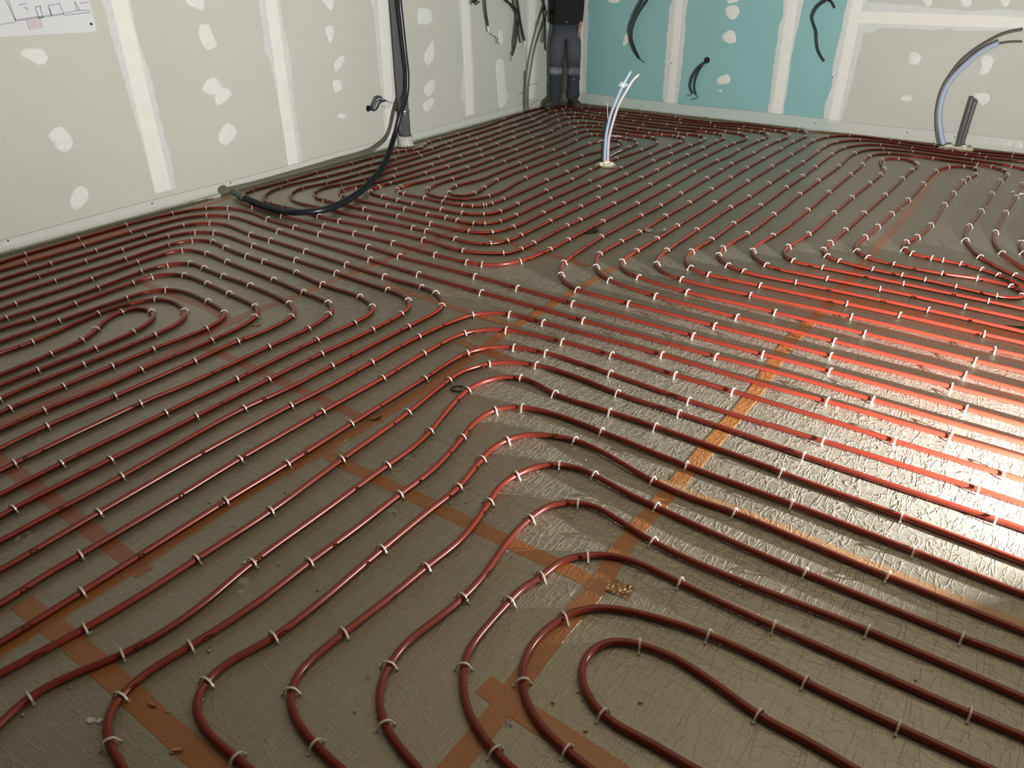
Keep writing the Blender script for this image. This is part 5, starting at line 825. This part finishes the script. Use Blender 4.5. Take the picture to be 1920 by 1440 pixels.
# ------------------------------------------------------------------ the person standing in the corner
def skin_mesh(name, joints, edges, m, parent, sub=2, root=0, adapt=None):
    me = bpy.data.meshes.new(name)
    keys = list(joints)
    me.from_pydata([joints[k][0] for k in keys], [(keys.index(a), keys.index(b)) for a, b in edges], [])
    o = bpy.data.objects.new(name, me); COL.objects.link(o)
    sk = o.modifiers.new('skin', 'SKIN'); sk.use_smooth_shade = True; sk.branch_smoothing = 0.3
    ss = o.modifiers.new('sub', 'SUBSURF'); ss.levels = sub; ss.render_levels = sub
    for i, k in enumerate(keys):
        r_ = joints[k][1]
        me.skin_vertices[0].data[i].radius = r_ if isinstance(r_, tuple) else (r_, r_)
        me.skin_vertices[0].data[i].use_root = (i == root)
    bpy.context.view_layer.update()
    new = bpy.data.meshes.new_from_object(o.evaluated_get(bpy.context.evaluated_depsgraph_get()))
    bpy.data.objects.remove(o)
    if adapt:
        for v_ in new.vertices: adapt(v_)
    return link_mesh(name, new, m, parent, True)

M['skin'] = mat('skin', (0.50, 0.27, 0.17), 0.5)
M['hair'] = mat('dark_hair', (0.03, 0.02, 0.015), 0.6)
M['shirt'] = mat('black_pullover', (0.010, 0.011, 0.013), 0.9, bump=0.5, bump_scale=14)
M['eye'] = mat('eye_white', (0.75, 0.75, 0.72), 0.2)
M['sole'] = mat('shoe_sole', (0.05, 0.045, 0.04), 0.8)
M['shoe'] = mat('worn_shoe_leather', (0.055, 0.05, 0.042), 0.7, noise_amt=0.5, noise_scale=18, bump=0.4, bump_scale=30)
# worn denim: blue-grey, paler on the thighs, whitish worn bands at both knees, plaster specks
def denim():
    m = mat('worn_denim', (0.05, 0.06, 0.085), 0.85)
    nt = m.node_tree; N = nt.nodes; Lk = nt.links; b = N['Principled BSDF']
    tc = N.new('ShaderNodeTexCoord'); sep = N.new('ShaderNodeSeparateXYZ'); Lk.new(tc.outputs['Object'], sep.inputs[0])
    n = N.new('ShaderNodeTexNoise'); n.inputs['Scale'].default_value = 9; n.inputs['Detail'].default_value = 6; Lk.new(tc.outputs['Object'], n.inputs['Vector'])
    sp = N.new('ShaderNodeTexNoise'); sp.inputs['Scale'].default_value = 38; sp.inputs['Detail'].default_value = 2; Lk.new(tc.outputs['Object'], sp.inputs['Vector'])
    def mr(src, a, b_, c, d):
        r_ = N.new('ShaderNodeMapRange'); r_.inputs[1].default_value = a; r_.inputs[2].default_value = b_; r_.inputs[3].default_value = c; r_.inputs[4].default_value = d
        Lk.new(src, r_.inputs[0]); return r_.outputs[0]
    def mul(a, b_, op='MULTIPLY'):
        q = N.new('ShaderNodeMath'); q.operation = op
        for i, s in enumerate((a, b_)):
            if hasattr(s, 'node'): Lk.new(s, q.inputs[i])
            else: q.inputs[i].default_value = s
        return q.outputs[0]
    zdist = mul(mul(sep.outputs[2], .425, 'SUBTRACT'), 0, 'ADD')
    band = mr(mul(mul(zdist, zdist), 1.0), 0.0, 0.0022, 1.0, 0.0)       # worn knee band
    front = mr(sep.outputs[1], -.03, .01, 1.0, 0.0)
    knee = mul(mul(band, front), mr(n.outputs['Fac'], .35, .55, .25, 1.0))
    thigh = mul(mr(mul(mul(sep.outputs[2], .68, 'SUBTRACT'), mul(sep.outputs[2], .68, 'SUBTRACT')), 0, .05, .22, 0.0), front)
    spk = mul(mr(sp.outputs['Fac'], .66, .72, 0, .7), mr(sep.outputs[2], .45, .8, 1, 0))
    fac = mul(mul(mul(knee, thigh, 'MAXIMUM'), spk, 'MAXIMUM'), mr(n.outputs['Fac'], .3, .7, .7, 1.1))
    mx = N.new('ShaderNodeMix'); mx.data_type = 'RGBA'; Lk.new(fac, mx.inputs[0])
    mx.inputs[6].default_value = (.032, .040, .057, 1); mx.inputs[7].default_value = (.25, .265, .28, 1)
    Lk.new(mx.outputs[2], b.inputs['Base Color'])
    bp = N.new('ShaderNodeBump'); bp.inputs['Strength'].default_value = .8; bp.inputs['Distance'].default_value = .03
    mp = N.new('ShaderNodeMapping'); mp.inputs['Scale'].default_value = (1, 1, 3.2); Lk.new(tc.outputs['Object'], mp.inputs[0])
    wn = N.new('ShaderNodeTexNoise'); wn.inputs['Scale'].default_value = 7; wn.inputs['Detail'].default_value = 3; Lk.new(mp.outputs[0], wn.inputs[0])
    Lk.new(wn.outputs['Fac'], bp.inputs['Height']); Lk.new(bp.outputs[0], b.inputs['Normal'])
    return m
M['denim'] = denim()

man = thing('person', 'person in black pullover, worn blue jeans and work shoes standing in the far corner', 'person', (0.240, -0.340, 0.0), math.radians(30.8))
ZB = 0.024
# body: one continuous skin surface, hands tucked into the side pockets
J = {}
def j(k, x, y, z, r): J[k] = ((x, y, z), r)
j('pelvis', 0, 0, .93, (.115, .085)); j('waist', 0, 0, 1.05, (.125, .09)); j('rib', 0, 0, 1.20, (.135, .095)); j('chest', 0, 0, 1.34, (.145, .10))
j('neckb', 0, .005, 1.455, .062); j('neck', 0, -.002, 1.51, .056); j('skull0', 0, -.01, 1.585, (.062, .072)); j('skull1', 0, -.008, 1.66, (.074, .09)); j('skull2', 0, 0, 1.715, (.06, .072))
E_ = [('pelvis', 'waist'), ('waist', 'rib'), ('rib', 'chest'), ('chest', 'neckb'), ('neckb', 'neck'), ('neck', 'skull0'), ('skull0', 'skull1'), ('skull1', 'skull2')]
for s, S in ((-1, 'r'), (1, 'l')):
    kx = -.108 if s < 0 else .112
    j('hip' + S, s * .085, 0, .86, .082); j('thigh' + S, s * .098, -.005, .70, .072); j('knee' + S, kx, -.012, .475, .053)
    j('calf' + S, kx * .99, .012, .34, .050); j('ankle' + S, kx * .97, .02, .115, .036); j('heel' + S, kx, .02, .06, .032)
    j('toe' + S, kx + s * .055, -.11, .045, .026)
    E_ += [('pelvis', 'hip' + S), ('hip' + S, 'thigh' + S), ('thigh' + S, 'knee' + S), ('knee' + S, 'calf' + S), ('calf' + S, 'ankle' + S), ('ankle' + S, 'heel' + S), ('heel' + S, 'toe' + S)]
    j('sh' + S, s * .150, .005, 1.375, .054); j('ua' + S, s * .158, .03, 1.27, .042); j('el' + S, s * .158, .058, 1.135, .037); j('fa' + S, s * .155, .04, 1.03, .030)
    hx = .158 if s > 0 else .118
    hy = 0.0 if s > 0 else .055
    j('wr' + S, s * (hx + .004), hy, .945, .024); j('palm' + S, s * hx, hy - .030, .895, (.016, .033)); j('kn' + S, s * (hx - .004), hy - .04, .865, (.014, .036))
    E_ += [('chest', 'sh' + S), ('sh' + S, 'ua' + S), ('ua' + S, 'el' + S), ('el' + S, 'fa' + S), ('fa' + S, 'wr' + S), ('wr' + S, 'palm' + S), ('palm' + S, 'kn' + S)]
    for n_, (dy, ln) in enumerate(((-.030, .068), (-.010, .078), (.010, .073), (.028, .058))):
        a, b_, c_ = 'f%d%s' % (n_, S), 'g%d%s' % (n_, S), 'h%d%s' % (n_, S)
        j(a, s * (hx - .006), hy - .042 + dy, .855, .0095); j(b_, s * (hx - .01), hy - .048 + dy * 1.1, .855 - ln * .55, .0085); j(c_, s * (hx - .016), hy - .052 + dy * 1.1, .855 - ln, .0075)
        E_ += [('kn' + S, a), (a, b_), (b_, c_)]
    j('t0' + S, s * (hx - .004), hy - .068, .892, .012); j('t1' + S, s * (hx - .008), hy - .088, .868, .010); j('t2' + S, s * (hx - .014), hy - .094, .845, .0085)
    E_ += [('palm' + S, 't0' + S), ('t0' + S, 't1' + S), ('t1' + S, 't2' + S)]
body = skin_mesh('body', J, E_, M['skin'], man, 2)
# head details
def ell(name, c, s, m, parent, seg=16):
    bm = bmesh.new(); bmesh.ops.create_uvsphere(bm, u_segments=seg, v_segments=seg // 2, radius=1.0, matrix=Matrix.Translation(c) @ Matrix.Diagonal((*s, 1)))
    return bm_obj(name, bm, m, parent, True)
ell('nose', (0, -.098, 1.625), (.013, .018, .024), M['skin'], body)
ell('chin', (0, -.066, 1.567), (.030, .022, .020), M['skin'], body)
for s in (-1, 1):
    e = ell('eye', (s * .030, -.080, 1.650), (.012, .0085, .007), M['eye'], body); ell('iris', (s * .030, -.0865, 1.650), (.0055, .003, .0055), M['hair'], body); ell('ear', (s * .076, .002, 1.635), (.010, .018, .030), M['skin'], body)
    ell('eyebrow', (s * .030, -.087, 1.670), (.018, .006, .004), M['hair'], body)
ell('mouth', (0, -.082, 1.592), (.024, .008, .006), mat('lips', (.38, .14, .11), .5), body)
ell('hair', (0, .016, 1.695), (.083, .094, .068), M['hair'], man)
# jeans
J = {}
j('w', 0, 0, 1.05, (.150, .106)); j('p', 0, 0, .90, (.178, .118))
E_ = [('w', 'p')]
for s, S in ((-1, 'r'), (1, 'l')):
    kx = -.108 if s < 0 else .112
    j('h' + S, s * .092, 0, .82, (.110, .108)); j('t' + S, s * .093, -.005, .68, (.104, .100)); j('k' + S, kx * .95, -.012, .475, (.086, .086))
    j('c' + S, kx * .97, .010, .33, (.080, .082)); j('a' + S, kx * .97, .012, .16, (.076, .084)); j('b' + S, kx * .97, .008, .085, (.076, .086))
    E_ += [('p', 'h' + S), ('h' + S, 't' + S), ('t' + S, 'k' + S), ('k' + S, 'c' + S), ('c' + S, 'a' + S), ('a' + S, 'b' + S)]
def wr_(v_):
    c = v_.co
    k = .006 + .008 * max(0, 1 - abs(c.z - .20) / .18) + .005 * max(0, 1 - abs(c.z - .78) / .1)
    c += Vector(((c.x - (.11 if c.x > 0 else -.11)), c.y, 0)).normalized() * noise.noise(Vector((c.x * 9, c.y * 9, c.z * 26))) * k
jeans = skin_mesh('jeans', J, E_, M['denim'], man, 3, 0, wr_)
ell('jeans_button', (.012, -.118, .945), (.008, .005, .008), M['steel'], jeans, 10)
# pullover
J = {}
j('hem0', 0, 0, .90, (.186, .132)); j('hem', 0, 0, .96, (.180, .130)); j('b1', 0, 0, 1.06, (.160, .12)); j('b2', 0, 0, 1.20, (.162, .118)); j('b3', 0, 0, 1.34, (.150, .108)); j('n', 0, 0, 1.455, .070)
E_ = [('hem0', 'hem'), ('hem', 'b1'), ('b1', 'b2'), ('b2', 'b3'), ('b3', 'n')]
for s, S in ((-1, 'r'), (1, 'l')):
    j('s' + S, s * .150, .005, 1.372, .068); j('u' + S, s * .158, .03, 1.27, .056); j('e' + S, s * .158, .058, 1.135, .051); j('f' + S, s * .158, .04, 1.03, .043); j('c' + S, s * .160, .0, .905, .035)
    E_ += [('b3', 's' + S), ('s' + S, 'u' + S), ('u' + S, 'e' + S), ('e' + S, 'f' + S), ('f' + S, 'c' + S)]
def wr2(v_):
    c = v_.co; c += Vector((c.x, c.y, 0)).normalized() * noise.noise(Vector((c.x * 8, c.y * 8, c.z * 18))) * .007
skin_mesh('pullover', J, E_, M['shirt'], man, 3, 0, wr2)
# shoes
for s in (-1, 1):
    kx = -.106 if s < 0 else .112
    rz = math.radians(38 if s < 0 else 24) * s
    outline = [(-.036, .075), (-.042, .03), (-.038, -.03), (-.047, -.09), (-.046, -.14), (-.030, -.185), (0, -.20), (.032, -.185), (.046, -.14), (.046, -.09), (.038, -.03), (.042, .03), (.036, .075), (.018, .095), (-.018, .095)]
    R_ = Matrix.Translation((kx, .01, ZB)) @ Matrix.Rotation(rz, 4, 'Z')
    def loft(name, levels, m, parent):
        bm = bmesh.new(); rings = []
        for z, sc_, yo, yscale in levels:
            rings.append([bm.verts.new(R_ @ Vector((x * sc_, (y - .0) * yscale + yo, z))) for x, y in outline])
        n = len(outline)
        for a, b_ in zip(rings, rings[1:]):
            for k in range(n): bm.faces.new((a[k], a[(k + 1) % n], b_[(k + 1) % n], b_[k]))
        bm.faces.new(rings[0][::-1]); bm.faces.new(rings[-1])
        bmesh.ops.recalc_face_normals(bm, faces=bm.faces)
        o = bm_obj(name, bm, m, parent, True); return o
    sh = loft('shoe', [(.018, 1.0, 0, 1.0), (.045, .98, .0, .98), (.062, .88, .008, .88), (.078, .78, .025, .68), (.098, .80, .030, .52), (.128, .84, .028, .48)], M['shoe'], man)
    loft('sole', [(.0, 1.0, 0, 1.0), (.004, 1.06, 0, 1.03), (.016, 1.06, 0, 1.03), (.022, 1.0, 0, 1.0)], M['sole'], sh)
    bm = bmesh.new()
    for k in range(4):
        yy, zz = -.04 - .022 * k, .088 - .008 * k
        tube_bm(bm, [R_ @ Vector((-.022, yy, zz - .004)), R_ @ Vector((0, yy - .004, zz + .003)), R_ @ Vector((.022, yy, zz - .004))], .0022, 5)
    bm_obj('laces', bm, M['smear'], sh)

# ------------------------------------------------------------------ the flood lamp on the floor (right of the frame)
t = thing('work_light', 'small flood lamp standing on the floor right of the lit foil', 'lamp', (LAMP.x + .10, LAMP.y - .02, 0), math.atan2(.35, -.94) )
bm = bmesh.new(); box_bm(bm, (0, 0, LAMP.z), (.05, .26, .20), None, .008); bm_obj('housing', bm, M['black'], t)
for s in (-1, 1):
    tube('leg', [(0, s * .135, LAMP.z), (0, s * .14, .03), (.0, s * .14, .0245)], .008, M['steel'], t, 8)
bm = bmesh.new(); box_bm(bm, (0, 0, .024 + .006), (.16, .30, .010), None, .003); bm_obj('stand_base', bm, M['steel'], t)
bpy.context.view_layer.update()
